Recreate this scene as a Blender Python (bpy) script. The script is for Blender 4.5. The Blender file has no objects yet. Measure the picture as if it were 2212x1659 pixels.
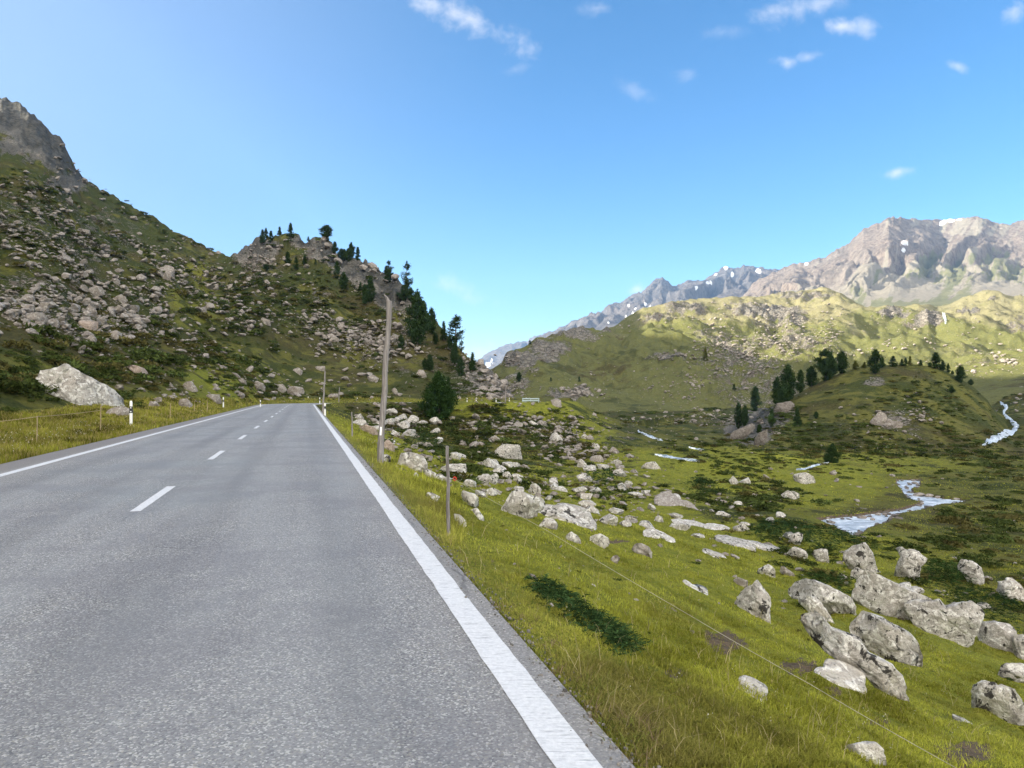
import bpy, bmesh, math, random
import numpy as np
from mathutils import Vector, Matrix

random.seed(7); RNG = np.random.default_rng(11)
C = bpy.context.scene.collection
PI = math.pi
# ---------------------------------------------------------------- picture <-> world
F, HX, HY, CAMZ = 1600.0, 1106.0, 850.0, 1.5     # focal length, principal column, horizon row (2212-wide grid), eye height

def L(pts):                                      # polyline -> interpolator
    xs = np.array([p[0] for p in pts], float); ys = np.array([p[1] for p in pts], float)
    return lambda x: np.interp(x, xs, ys)

def sstep(a, b, x):
    t = np.clip((x - a) / (b - a), 0, 1); return t * t * (3 - 2 * t)

# ---------------------------------------------------------------- noise
def _hash(ix, iy, seed):
    h = (ix * 374761393 + iy * 668265263 + seed * 974711) & 0xFFFFFFFF
    h = ((h ^ (h >> 13)) * 1274126177) & 0xFFFFFFFF
    return (h ^ (h >> 16)) & 0xFFFF

def gn(x, y, seed=0):
    x = np.asarray(x, float); y = np.asarray(y, float)
    ix = np.floor(x).astype(np.int64); iy = np.floor(y).astype(np.int64)
    fx = x - ix; fy = y - iy
    u = fx * fx * fx * (fx * (fx * 6 - 15) + 10); v = fy * fy * fy * (fy * (fy * 6 - 15) + 10)
    def g(i, j):
        a = _hash(ix + i, iy + j, seed) * (2 * PI / 65536.0)
        return np.cos(a) * (fx - i) + np.sin(a) * (fy - j)
    n0 = g(0, 0); n1 = g(1, 0); n2 = g(0, 1); n3 = g(1, 1)
    a = n0 + u * (n1 - n0); b = n2 + u * (n3 - n2)
    return 1.4 * (a + v * (b - a))

def fbm(x, y, o=4, seed=0, gain=.5):
    s = 0; a = 1.0
    for k in range(o):
        s = s + a * gn(x, y, seed + k * 17); x = x * 2.03 + 5.2; y = y * 2.03 + 1.3; a *= gain
    return s

def ridged(x, y, o=5, seed=0, gain=.5):
    s = 0; a = 1.0; w = 1.0
    for k in range(o):
        n = 1 - np.abs(gn(x, y, seed + k * 31)); n = n * n * w; s = s + a * n
        w = np.clip(n * 1.6, 0, 1); x = x * 2.07 + 3.1; y = y * 2.07 + 7.7; a *= gain
    return s

def n3(p, s, seed):
    p = p * s
    return (gn(p[:, 0] + .31 * p[:, 2], p[:, 1], seed) + gn(p[:, 1] + .27 * p[:, 0], p[:, 2], seed + 5) + gn(p[:, 2] + .23 * p[:, 1], p[:, 0], seed + 9)) / 1.9

# ---------------------------------------------------------------- objects
def mesh_np(name, V, faces, mat, parent=None, smooth=False, attrs=None, color=None):
    """one mesh object; faces is an (n,3) or (n,4) array"""
    me = bpy.data.meshes.new(name)
    V = np.ascontiguousarray(V, np.float32); Fa = np.ascontiguousarray(faces, np.int32)
    n, k = Fa.shape
    me.vertices.add(len(V)); me.vertices.foreach_set('co', V.ravel())
    me.loops.add(n * k); me.loops.foreach_set('vertex_index', Fa.ravel())
    me.polygons.add(n)
    me.polygons.foreach_set('loop_start', np.arange(0, n * k, k, dtype=np.int32))
    me.polygons.foreach_set('use_smooth', np.full(n, smooth, bool))
    me.update(calc_edges=True)
    for a, val in (attrs or {}).items():
        at = me.attributes.new(a, 'FLOAT', 'POINT'); at.data.foreach_set('value', np.ascontiguousarray(val, np.float32))
    if color is not None:
        at = me.attributes.new('col', 'FLOAT_COLOR', 'POINT')
        c4 = np.ones((len(V), 4), np.float32); c4[:, :3] = color; at.data.foreach_set('color', c4.ravel())
    if mat: me.materials.append(mat)
    o = bpy.data.objects.new(name, me); C.objects.link(o)
    if parent: o.parent = parent
    return o

def bm_obj(name, bm, mat, parent=None, smooth=False):
    me = bpy.data.meshes.new(name); bm.to_mesh(me); bm.free()
    if smooth:
        for p in me.polygons: p.use_smooth = True
    me.materials.append(mat)
    o = bpy.data.objects.new(name, me); C.objects.link(o)
    if parent: o.parent = parent
    return o

def tag(o, label=None, cat=None, group=None, kind=None):
    if label: o['label'] = label
    if cat: o['category'] = cat
    if group: o['group'] = group
    if kind: o['kind'] = kind
    return o

def empty(name, loc, rz=0, label=None, cat=None, group=None):
    o = bpy.data.objects.new(name, None); C.objects.link(o)
    o.location = loc; o.rotation_euler = (0, 0, rz); o.empty_display_size = .1
    return tag(o, label, cat, group)

def tube(bm, pts, rad, seg=8, cap=True):
    """tapered tube through pts"""
    rings = []
    n = len(pts)
    for i, p in enumerate(pts):
        p = Vector(p); d = (Vector(pts[min(i + 1, n - 1)]) - Vector(pts[max(i - 1, 0)])).normalized()
        a = d.orthogonal().normalized() if abs(d.z) < .9 else (Vector((1, 0, 0)) - d * d.x).normalized()
        b = d.cross(a)
        r = rad[i] if hasattr(rad, '__len__') else rad
        rings.append([bm.verts.new(p + (a * math.cos(2 * PI * k / seg) + b * math.sin(2 * PI * k / seg)) * r) for k in range(seg)])
    for A, B in zip(rings, rings[1:]):
        for k in range(seg): bm.faces.new((A[k], A[(k + 1) % seg], B[(k + 1) % seg], B[k]))
    if cap:
        bm.faces.new(rings[0][::-1]); bm.faces.new(rings[-1])

def box(bm, x0, x1, y0, y1, z0, z1, bev=0):
    r = bmesh.ops.create_cube(bm, size=1, matrix=Matrix.Translation(((x0 + x1) / 2, (y0 + y1) / 2, (z0 + z1) / 2)) @ Matrix.Diagonal((x1 - x0, y1 - y0, z1 - z0, 1)))
    if bev:
        es = list({e for v in r['verts'] for e in v.link_edges})
        bmesh.ops.bevel(bm, geom=es, offset=bev, segments=2, affect='EDGES')

# ---------------------------------------------------------------- materials
class NT:
    def __init__(s, name):
        s.m = bpy.data.materials.new(name); s.m.use_nodes = True; s.t = s.m.node_tree; s.t.nodes.clear()
        s.out = s.n('ShaderNodeOutputMaterial')
    def n(s, typ, **kw):
        nd = s.t.nodes.new(typ)
        for k, v in kw.items(): setattr(nd, k, v)
        return nd
    def lk(s, a, b): s.t.links.new(a, b)
    def put(s, sock, v):
        if hasattr(v, 'is_output') or isinstance(v, bpy.types.NodeSocket): s.lk(v, sock)
        else: sock.default_value = v
    def coord(s): return s.n('ShaderNodeTexCoord').outputs['Object']
    def wpos(s): return s.n('ShaderNodeNewGeometry').outputs['Position']
    def noise(s, vec, scale, detail=4, rough=.55, dist=0):
        nd = s.n('ShaderNodeTexNoise'); s.lk(vec, nd.inputs['Vector'])
        nd.inputs['Scale'].default_value = scale; nd.inputs['Detail'].default_value = detail
        nd.inputs['Roughness'].default_value = rough; nd.inputs['Distortion'].default_value = dist
        return nd.outputs['Fac']
    def voro(s, vec, scale, feature='F1', out='Distance', rnd=1):
        nd = s.n('ShaderNodeTexVoronoi'); nd.feature = feature; s.lk(vec, nd.inputs['Vector'])
        nd.inputs['Scale'].default_value = scale; nd.inputs['Randomness'].default_value = rnd
        return nd.outputs[out]
    def math(s, op, a, b=0.0, c=None, clamp=False):
        nd = s.n('ShaderNodeMath', operation=op, use_clamp=clamp)
        s.put(nd.inputs[0], a); s.put(nd.inputs[1], b)
        if c is not None: s.put(nd.inputs[2], c)
        return nd.outputs[0]
    def ramp(s, fac, a, b, lo=0.0, hi=1.0):
        nd = s.n('ShaderNodeMapRange', interpolation_type='SMOOTHSTEP')
        s.put(nd.inputs[0], fac); nd.inputs[1].default_value = a; nd.inputs[2].default_value = b
        nd.inputs[3].default_value = lo; nd.inputs[4].default_value = hi
        return nd.outputs[0]
    def mix(s, fac, a, b, typ='MIX'):
        nd = s.n('ShaderNodeMix', data_type='RGBA', blend_type=typ)
        s.put(nd.inputs['Factor'], fac)
        for sock, v in ((nd.inputs[6], a), (nd.inputs[7], b)):
            if isinstance(v, tuple): sock.default_value = v + (1,) if len(v) == 3 else v
            else: s.lk(v, sock)
        return nd.outputs[2]
    def attr(s, name, out='Fac'):
        nd = s.n('ShaderNodeAttribute'); nd.attribute_name = name; return nd.outputs[out]
    def mapping(s, vec, scale=(1, 1, 1), rot=(0, 0, 0)):
        nd = s.n('ShaderNodeMapping'); s.lk(vec, nd.inputs['Vector'])
        nd.inputs['Scale'].default_value = scale; nd.inputs['Rotation'].default_value = rot
        return nd.outputs[0]
    def bump(s, h, strength=.5, dist=.1, normal=None):
        nd = s.n('ShaderNodeBump'); s.put(nd.inputs['Height'], h)
        nd.inputs['Strength'].default_value = strength; nd.inputs['Distance'].default_value = dist
        if normal is not None: s.lk(normal, nd.inputs['Normal'])
        return nd.outputs[0]
    def pbsdf(s, col, rough=.8, spec=.3, normal=None, metal=0):
        b = s.n('ShaderNodeBsdfPrincipled')
        if isinstance(col, tuple): b.inputs['Base Color'].default_value = col + (1,)
        else: s.lk(col, b.inputs['Base Color'])
        s.put(b.inputs['Roughness'], rough); b.inputs['Specular IOR Level'].default_value = spec
        b.inputs['Metallic'].default_value = metal
        if normal is not None: s.lk(normal, b.inputs['Normal'])
        s.lk(b.outputs[0], s.out.inputs['Surface']); return b

def m_terrain(name, ks=1.0, pal=None):
    """alpine turf, heath and bare rock; the shares come from the surface attributes rk / ht / br"""
    n = NT(name); p = n.wpos()
    big = n.noise(p, .035 * ks, 5, .6); mid = n.noise(p, .35 * ks, 5, .62); fine = n.noise(p, 2.6 * ks, 5, .68); tiny = n.noise(p, 22 * ks, 3, .7)
    br = n.attr('br'); ht = n.attr('ht'); rk = n.attr('rk')
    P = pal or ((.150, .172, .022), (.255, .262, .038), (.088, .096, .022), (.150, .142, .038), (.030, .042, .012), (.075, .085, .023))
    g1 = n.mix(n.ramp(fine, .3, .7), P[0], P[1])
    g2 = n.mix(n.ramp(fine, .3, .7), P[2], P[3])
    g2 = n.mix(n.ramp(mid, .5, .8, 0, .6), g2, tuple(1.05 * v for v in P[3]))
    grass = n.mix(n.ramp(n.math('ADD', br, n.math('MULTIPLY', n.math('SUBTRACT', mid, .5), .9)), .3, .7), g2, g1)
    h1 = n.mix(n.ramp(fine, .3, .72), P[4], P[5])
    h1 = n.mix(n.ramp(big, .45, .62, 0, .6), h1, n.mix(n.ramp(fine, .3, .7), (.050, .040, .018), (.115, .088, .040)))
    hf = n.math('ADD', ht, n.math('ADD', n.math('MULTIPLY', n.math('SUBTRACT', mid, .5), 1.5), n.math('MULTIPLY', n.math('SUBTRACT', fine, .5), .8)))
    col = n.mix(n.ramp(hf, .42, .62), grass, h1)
    r1 = n.mix(n.ramp(fine, .3, .7), (.20, .18, .15), (.36, .34, .30))
    crack = n.voro(n.mapping(p, (1, 1, 2.2)), .55 * ks, 'DISTANCE_TO_EDGE')
    r1 = n.mix(n.ramp(crack, 0, .09, .75, 0), r1, (.05, .045, .04))
    r1 = n.mix(n.ramp(mid, .52, .68), r1, (.15, .125, .10))
    dk = n.attr('dk'); r1 = n.mix(dk, r1, n.mix(n.ramp(mid, .35, .65), (.036, .040, .038), (.112, .112, .102)))
    rf = n.math('ADD', rk, n.math('ADD', n.math('MULTIPLY', n.math('SUBTRACT', mid, .5), 1.1), n.math('MULTIPLY', n.math('SUBTRACT', fine, .5), 1.2)))
    rmask = n.ramp(rf, .46, .58)
    col = n.mix(n.ramp(n.math('ADD', n.attr('so'), n.math('MULTIPLY', n.math('SUBTRACT', fine, .5), .8)), .4, .6), col, n.mix(n.ramp(tiny, .3, .7), (.085, .062, .042), (.20, .16, .115)))
    col = n.mix(rmask, col, r1)
    col = n.mix(n.ramp(tiny, .25, .75, .0, .45), col, (.01, .012, .004), 'MULTIPLY')
    hgt = n.math('ADD', n.math('MULTIPLY', mid, 1.4), n.math('ADD', n.math('MULTIPLY', fine, .5), n.math('MULTIPLY', tiny, .07)))
    hgt = n.math('ADD', hgt, n.math('MULTIPLY', n.math('MULTIPLY', rmask, n.ramp(crack, 0, .2)), .5))
    n.pbsdf(col, .95, .08, n.bump(hgt, 1.0, .55 / ks))
    return n.m

def m_rock(name, tone=1.0, warm=0.0, spots=1.0, sc=1.0):
    n = NT(name); p = n.coord()
    oi = n.n('ShaderNodeObjectInfo')
    ad = n.n('ShaderNodeVectorMath', operation='ADD'); n.lk(p, ad.inputs[0])
    cmb = n.n('ShaderNodeCombineXYZ'); rr = n.math('MULTIPLY', oi.outputs['Random'], 40.0)
    for k in range(3): n.lk(rr, cmb.inputs[k])
    n.lk(cmb.outputs[0], ad.inputs[1]); p = ad.outputs[0]
    a = n.noise(p, 1.1 * sc, 6, .62); b = n.noise(p, 5 * sc, 6, .7); c = n.noise(p, 26 * sc, 4, .7)
    t = tone
    col = n.mix(n.ramp(b, .28, .72), (.22 * t, .208 * t, .19 * t), (.46 * t, .445 * t, .415 * t))
    col = n.mix(n.ramp(a, .42, .66, 0, .5), col, (.32 * t, .288 * t, .245 * t))
    col = n.mix(n.ramp(n.noise(p, 2.1 * sc, 5, .7), .53, .66, 0, .4), col, (.33 * t, .34 * t, .26 * t))
    col = n.mix(n.ramp(n.noise(p, 7.0 * sc, 5, .6, .8), .52, .60, 0, .8), col, (.62 * t, .61 * t, .575 * t))
    sp = n.noise(p, 4.2 * sc, 5, .66, .6)
    col = n.mix(n.ramp(sp, .575, .615, 0, .95 * spots), col, (.022, .020, .018))
    sp2 = n.noise(n.mapping(p, (1, 1, .6)), 15 * sc, 4, .7)
    col = n.mix(n.ramp(sp2, .56, .66, 0, .65), col, (.06 * t, .055 * t, .05 * t))
    col = n.mix(n.ramp(c, .3, .7, .25, 0), col, (.03, .028, .025))
    if warm: col = n.mix(warm, col, (.30, .205, .15))
    ck = n.voro(n.mapping(p, (1, 1, 1.7), (.5, .3, 0)), .9 * sc, 'DISTANCE_TO_EDGE')
    h = n.math('ADD', n.math('MULTIPLY', b, .7), n.math('MULTIPLY', c, .22))
    h = n.math('ADD', h, n.math('MULTIPLY', n.ramp(ck, 0, .05), .12))
    n.pbsdf(col, .9, .2, n.bump(h, .9, .12 / sc))
    return n.m

def m_simple(name, col, rough=.7, spec=.3, var=.25, sc=8, bump=.2, metal=0):
    n = NT(name); p = n.coord(); a = n.noise(p, sc, 5, .65)
    c = n.mix(n.ramp(a, .25, .75), tuple(x * (1 - var) for x in col), tuple(min(1, x * (1 + var)) for x in col))
    n.pbsdf(c, rough, spec, n.bump(a, bump, .02), metal); return n.m

def m_leaf(name, trans=.25):
    n = NT(name); c = n.attr('col', 'Color')
    d = n.n('ShaderNodeBsdfDiffuse'); n.lk(c, d.inputs['Color'])
    t = n.n('ShaderNodeBsdfTranslucent'); n.lk(c, t.inputs['Color'])
    mx = n.n('ShaderNodeMixShader'); mx.inputs[0].default_value = trans
    n.lk(d.outputs[0], mx.inputs[1]); n.lk(t.outputs[0], mx.inputs[2]); n.lk(mx.outputs[0], n.out.inputs['Surface'])
    return n.m

def m_wood(name, dark, light, sc=1.0):
    n = NT(name); p = n.coord()
    g = n.noise(n.mapping(p, (9 * sc, 9 * sc, .55)), 3, 6, .7, .5); s = n.noise(n.mapping(p, (30, 30, 1.1)), 3, 3, .7); b = n.noise(p, 1.3, 4)
    c = n.mix(n.ramp(g, .3, .7), dark, light); c = n.mix(n.ramp(s, .56, .66, 0, .7), c, tuple(x * .3 for x in dark))
    c = n.mix(n.ramp(b, .5, .7, 0, .4), c, (.22, .19, .15))
    n.pbsdf(c, .85, .2, n.bump(n.math('ADD', g, n.math('MULTIPLY', s, -.6)), .7, .012)); return n.m
SUN_E, SKY_S, SKY_AIR, SKY_DUST, SKY_OZ, SKY_SAT, SKY_HUE, EXPO = 5.0, .08, 1.0, 2.6, 1.5, 1.35, .500, 2.1
SKY_V = .75
BK = .8
HAZE = 6e-5
VEIL = .34
CLOUD_C, BACK_FILL_C = (3.0, 3.0, 3.1), (15., 13.8, 12.2)
# ================================================================ road line
SL = (660 - HX) / F                                # the road's vanishing direction
DIR = np.array([SL, 1.0]); DIR /= np.hypot(*DIR)
def road_path():
    P = [np.array([SL * y - 2.165, y]) for y in np.arange(-45, 98.01, 1.0)]
    p = P[-1]; ang = math.atan2(DIR[1], DIR[0])
    def arc(p, ang, R, turn, right):
        out = []; n = max(2, int(abs(turn) * R / .9)); s = -1 if right else 1
        cx = p + R * np.array([math.cos(ang + s * PI / 2), math.sin(ang + s * PI / 2)])
        for k in range(1, n + 1):
            a = ang + s * turn * k / n
            out.append(cx - R * np.array([math.cos(a + s * PI / 2), math.sin(a + s * PI / 2)]))
        return out, ang + s * turn
    o, ang = arc(p, ang, 20, ang - math.radians(-1.0), True); P += o
    for k in range(3): P.append(P[-1] + np.array([math.cos(ang), math.sin(ang)]))
    o, ang = arc(P[-1], ang, 12, math.radians(68), False); P += o
    for k in range(7): P.append(P[-1] + np.array([math.cos(ang), math.sin(ang)]))
    return np.array(P)
PATH = road_path()
RE, LE = 3.36, 4.15                                # asphalt edge right / left of the centre line
RL, LL = 3.14, 3.29                                # edge lines

def lateral(X, Y):
    """signed distance from the centre line (+ = right), capped far away"""
    sh = np.shape(X); X = np.ravel(X); Y = np.ravel(Y)
    out = np.full(X.shape, 60.0)
    A = PATH[:-1]; D = PATH[1:] - A; l2 = (D ** 2).sum(1)
    for s in range(0, len(X), 20000):
        x = X[s:s + 20000]; y = Y[s:s + 20000]
        q = ((x[:, None] - PATH[None, ::3, 0]) ** 2 + (y[:, None] - PATH[None, ::3, 1]) ** 2)
        k0 = np.argmin(q, 1) * 3
        best = np.full(x.shape, 1e9); bl = np.zeros(x.shape)
        for off in range(-3, 3):
            k = np.clip(k0 + off, 0, len(A) - 1)
            dx = x - A[k, 0]; dy = y - A[k, 1]
            t = np.clip((dx * D[k, 0] + dy * D[k, 1]) / l2[k], 0, 1)
            ex = dx - t * D[k, 0]; ey = dy - t * D[k, 1]; dd = np.hypot(ex, ey)
            side = np.sign(dy * D[k, 0] - dx * D[k, 1]); m = dd < best
            best = np.where(m, dd, best); bl = np.where(m, -side * dd, bl)
        out[s:s + 20000] = bl
    return out.reshape(sh)

profR = L([(0, .02), (.25, .06), (1, .28), (2, .66), (4, 1.45), (7, 2.6), (10, 3.5), (15, 4.8), (20, 5.8), (30, 7.0), (45, 8.2), (60, 9.0), (200, 9.3)])
profL = L([(0, -.01), (.5, .03), (1.5, .10), (3, .22), (8, .62), (14, 1.15), (40, 2.0), (400, 3)])
# left hillside and wooded knob: skyline rows, ridge depth, foot depth per column
SKY = L([(-1400, -260), (-900, -160), (-500, -60), (-330, -10), (-200, 60), (-94, 140), (0, 214), (45, 228), (95, 262), (130, 300), (150, 338), (175, 375), (215, 405), (260, 432), (300, 455), (350, 485),
         (400, 512), (450, 540), (490, 554), (518, 544), (540, 532), (561, 518), (585, 511), (606, 507), (643, 504), (658, 509), (681, 509), (700, 516), (718, 523), (745, 543), (778, 554), (791, 555),
         (818, 573), (831, 584), (851, 592), (866, 619), (888, 629), (897, 648), (918, 667), (943, 702), (968, 734), (993, 754), (1010, 770), (1031, 779), (1046, 791), (1064, 802), (1084, 825), (1104, 848), (1112, 868), (1135, 884), (1200, 905)])
RIDGE_Y = L([(-330, 640), (-94, 600), (0, 520), (150, 470), (300, 420), (490, 350), (560, 320), (640, 300), (780, 280), (850, 250), (900, 225), (1000, 188), (1085, 166), (1110, 156), (1200, 154)])
FOOT_Y = L([(-330, 22), (-100, 30), (0, 38), (150, 45), (300, 56), (420, 70), (500, 86), (560, 112), (600, 130), (650, 143), (700, 147), (1110, 149), (1200, 149)])
KNOLL = L([(1480, 1000), (1540, 966), (1567, 954), (1600, 914), (1632, 897), (1674, 873), (1713, 851), (1760, 829), (1798, 814), (1832, 801), (1871, 792), (1921, 790), (1969, 789), (2006, 791), (2028, 798), (2056, 809),
           (2085, 826), (2110, 843), (2133, 862), (2149, 888), (2180, 925), (2215, 955), (2300, 1000)])

# the brook: outline corners in the photograph's grid, later dropped onto the valley floor
BROOK = [(1937, 1033), (1960, 1032), (1989, 1035), (1986, 1049), (1968, 1058), (1972, 1066), (1998, 1068), (2040, 1071), (2098, 1076), (2065, 1087), (2030, 1092), (1990, 1100), (1945, 1108), (1915, 1122), (1895, 1137), (1872, 1147), (1852, 1158),
         (1832, 1153), (1806, 1142), (1764, 1123), (1800, 1116), (1850, 1110), (1905, 1104), (1950, 1093), (1992, 1084), (1962, 1073), (1947, 1060), (1938, 1046)]

def floor_z(X, Y, l):
    xs = HX + F * X / np.maximum(Y, 1)
    z = -profR(np.maximum(l - RE, 0)) + 4.5 * sstep(150, 330, Y)
    z = z + np.clip((xs - 2080) / 400, 0, 2) * np.maximum(0, Y - 140) * .17
    return z

def z_ext(X, Y):
    d = np.maximum(-(X - SL * Y + 2.165) * .963 - LE, 0)
    return profL(np.minimum(d, 14)) + 390 * (1 - np.exp(-np.maximum(d - 12, 0) * 1.0 / 390)) + sstep(20, 80, d) * (3 * fbm(X / 30, Y / 30, 3, 5) + 6 * fbm(X / 90, Y / 90, 2, 6))

def H_base(X, Y, l=None):
    if l is None: l = lateral(X, Y)
    Ys = np.maximum(Y, 1.0); xs = HX + F * X / Ys
    right = floor_z(X, Y, l)
    right = right + .40 * sstep(.15, .8, l - RE) * (1 - sstep(1.5, 4.5, l - RE)) * sstep(100, 108, Y) * (l > 0)
    # knoll across the valley
    yb, yr = 122., 185.
    zk = CAMZ + (HY - KNOLL(xs)) / F * yr
    t = (Y - yb) / (yr - yb)
    pk = np.where(t < 1, np.clip(t, 0, 1) ** 1.0, np.clip(1 - (t - 1) * .9, 0, 1))
    pk = pk * pk * (3 - 2 * pk) * .35 + pk * .65
    right = right + np.maximum(zk - right, 0) * pk
    # left bank, hillside and knob
    d = np.maximum(-l - LE, 0)
    zp = profL(d)
    yb = FOOT_Y(xs); yr = RIDGE_Y(xs); vr = (HY - SKY(xs)) / F
    zr = CAMZ + vr * yr
    t = (Y - yb) / (yr - yb); tc = np.clip(t, 0, 1)
    p = .55 * tc + .45 * tc ** 1.6
    left = zp + (zr - zp) * p
    kb = sstep(470, 560, xs)
    ex = np.maximum(Y - yr, 0)
    back = (1 - kb) * (CAMZ + vr * Y * (1 - BK * ex / yr) - zr) + kb * (-.55 * ex)
    left = np.where(t > 1, np.maximum(zr + back, -6), left)
    e = 1 - sstep(-250, -60, xs)
    left = np.where(e > 0, left * (1 - e) + e * z_ext(X, Y), left)
    lw = np.where(l < 0, 1.0, 0.0)
    # beyond the far bend the knob's foot is reached from the right side of the road as well
    behind = (Y > 149) & (xs < 1200)
    lw = np.where(behind, 1.0, lw)
    return np.where(lw > .5, left, right)

def H_full(X, Y):
    l = lateral(X, Y); z = H_base(X, Y, l)
    xs = HX + F * X / np.maximum(Y, 1)
    off = np.maximum(np.maximum(l - RE, -l - LE), 0)
    a = sstep(.1, 6, off)
    far = np.clip((Y - FOOT_Y(xs)) / 60, 0, 1) * (l < 0) * (xs < 1150) * (1 - .9 * sstep(950, 1040, xs))
    z = z + a * (.34 * fbm(X / 7, Y / 7, 3, 3) + .10 * fbm(X / 1.7, Y / 1.7, 3, 8)) + sstep(.05, .8, off) * (.025 * fbm(X / .35, Y / .35, 2, 12) + .06 * fbm(X / 1.1, Y / .8, 3, 13)) * (Y < 40)
    tt = np.clip((Y - FOOT_Y(xs)) / (RIDGE_Y(xs) - FOOT_Y(xs)), 0, 1)
    z = z + far * 4 * tt * (1 - tt) * (5.0 * fbm(X / 62, Y / 80, 3, 25) - 2.2 * ridged(X / 38, Y / 90, 3, 29))
    z = z + far * (2.0 * fbm(X / 34, Y / 34, 3, 21) + 1.1 * (ridged(X / 11, Y / 11, 3, 41) - .9) * (.4 + np.clip(far, 0, 1)))
    kn = np.clip((Y - 118) / 30, 0, 1) * sstep(1500, 1600, xs)
    z = z + kn * (.7 * fbm(X / 12, Y / 12, 4, 61))
    rd = (l > -LE - .12) & (l < RE + .03) & (Y < 240)
    z = np.where(rd, -.10, z)
    return z, l, xs

# ---------------------------------------------------------------- attribute fields
def ellipses(xs, row, lst, soft=.35):
    m = np.zeros(np.shape(xs))
    for cx, cy, rx, ry, w in lst:
        q = np.hypot((xs - cx) / rx, (row - cy) / ry)
        m = np.maximum(m, w * (1 - sstep(1 - soft, 1 + soft, q)))
    return m
ROCKY = [(60, 290, 60, 50, .5), (110, 325, 40, 40, .5), (1060, 830, 50, 44, .62), (1020, 800, 40, 30, .5), (150, 400, 60, 25, .45), (60, 470, 130, 60, .42), (190, 510, 160, 80, .42), (130, 620, 190, 90, .40), (260, 690, 190, 70, .38), (350, 600, 170, 80, .3),
         (545, 545, 60, 40, .55), (560, 580, 60, 30, .42), (655, 525, 30, 16, .6), (720, 545, 60, 24, .7), (770, 580, 60, 34, .72), (830, 600, 50, 40, .8), (850, 630, 45, 40, .7), (790, 620, 40, 22, .4), (700, 640, 30, 20, .45),
         (760, 730, 90, 34, .42), (830, 760, 70, 40, .42), (900, 790, 60, 30, .4), (880, 690, 40, 40, .5), (1060, 830, 55, 46, .72), (1010, 850, 70, 30, .55), (1085, 850, 30, 20, .75), (1010, 800, 50, 40, .45), (960, 780, 40, 40, .35)]
ROCKY_R = [(1620, 925, 40, 30, .8), (1660, 900, 40, 18, .75), (1700, 893, 24, 16, .6), (1640, 950, 20, 14, .6), (1930, 905, 50, 26, .55), (1975, 920, 22, 40, .4), (1890, 825, 30, 12, .6), (1850, 880, 60, 30, .28)]
EMBANK = [(1080, 885, 120, 20, .8), (1200, 885, 60, 30, .7), (1270, 930, 60, 40, .5)]
BROWN = []

def axis_log(a, b, n): return np.exp(np.linspace(math.log(a), math.log(b), n))

class Polar:
    """a terrain sheet on rays from the viewpoint: columns xs (photo grid) by depths Y"""
    def __init__(s, xs, Y, fn):
        s.xs = xs; s.Y = Y
        U = (xs - HX) / F
        YY, UU = np.meshgrid(Y, U, indexing='ij'); s.X = UU * YY; s.YY = YY
        r = fn(s.X, YY); s.z, s.extra = r[0], r[1:]
        s.row = HY - (s.z - CAMZ) / YY * F
        s.cmin = np.minimum.accumulate(s.row, 0)
    def hit(s, x, row):
        """first ground point seen at photo position (x,row): arrays -> (X,Y,Z), ok"""
        x = np.atleast_1d(np.asarray(x, float)); row = np.atleast_1d(np.asarray(row, float))
        c = np.clip(np.round((x - s.xs[0]) / (s.xs[1] - s.xs[0])).astype(int), 0, len(s.xs) - 1)
        Y = np.zeros(len(x)); ok = np.zeros(len(x), bool)
        for k in range(len(x)):
            col = s.cmin[:, c[k]]
            j = int(np.searchsorted(-col, -row[k]))
            if j == 0: Y[k] = s.Y[0]; ok[k] = True; continue
            if j >= len(s.Y): Y[k] = s.Y[-1]; continue
            r0, r1 = col[j - 1], col[j]; f = 0 if r0 == r1 else (r0 - row[k]) / (r0 - r1)
            Y[k] = s.Y[j - 1] + np.clip(f, 0, 1) * (s.Y[j] - s.Y[j - 1]); ok[k] = True
        X = (x - HX) / F * Y
        return X, Y, ok
    def faces(s, mask=None):
        ny, nx = s.z.shape
        i = np.arange(ny * nx).reshape(ny, nx)
        q = np.stack([i[:-1, :-1], i[:-1, 1:], i[1:, 1:], i[1:, :-1]], -1)
        return q.reshape(-1, 4) if mask is None else q[mask[:-1, :-1]]
    def verts(s): return np.stack([s.X.ravel(), s.YY.ravel(), s.z.ravel()], 1)

def submesh(name, V, faces, mat, attrs):
    used = np.unique(faces); re = np.full(len(V), -1); re[used] = np.arange(len(used))
    return mesh_np(name, V[used], re[faces], mat, smooth=True, attrs={k: v[used] for k, v in attrs.items()})

M_GROUND = m_terrain('alpine_ground')
near = Polar(np.arange(-330, 2900, 2.4), np.concatenate([axis_log(1.6, 200, 600), axis_log(202, 420, 130), axis_log(426, 950, 60)]), H_full)
EVAL = lambda X, Y: H_full(np.atleast_1d(np.asarray(X, float)), np.atleast_1d(np.asarray(Y, float)))[0]

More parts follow.
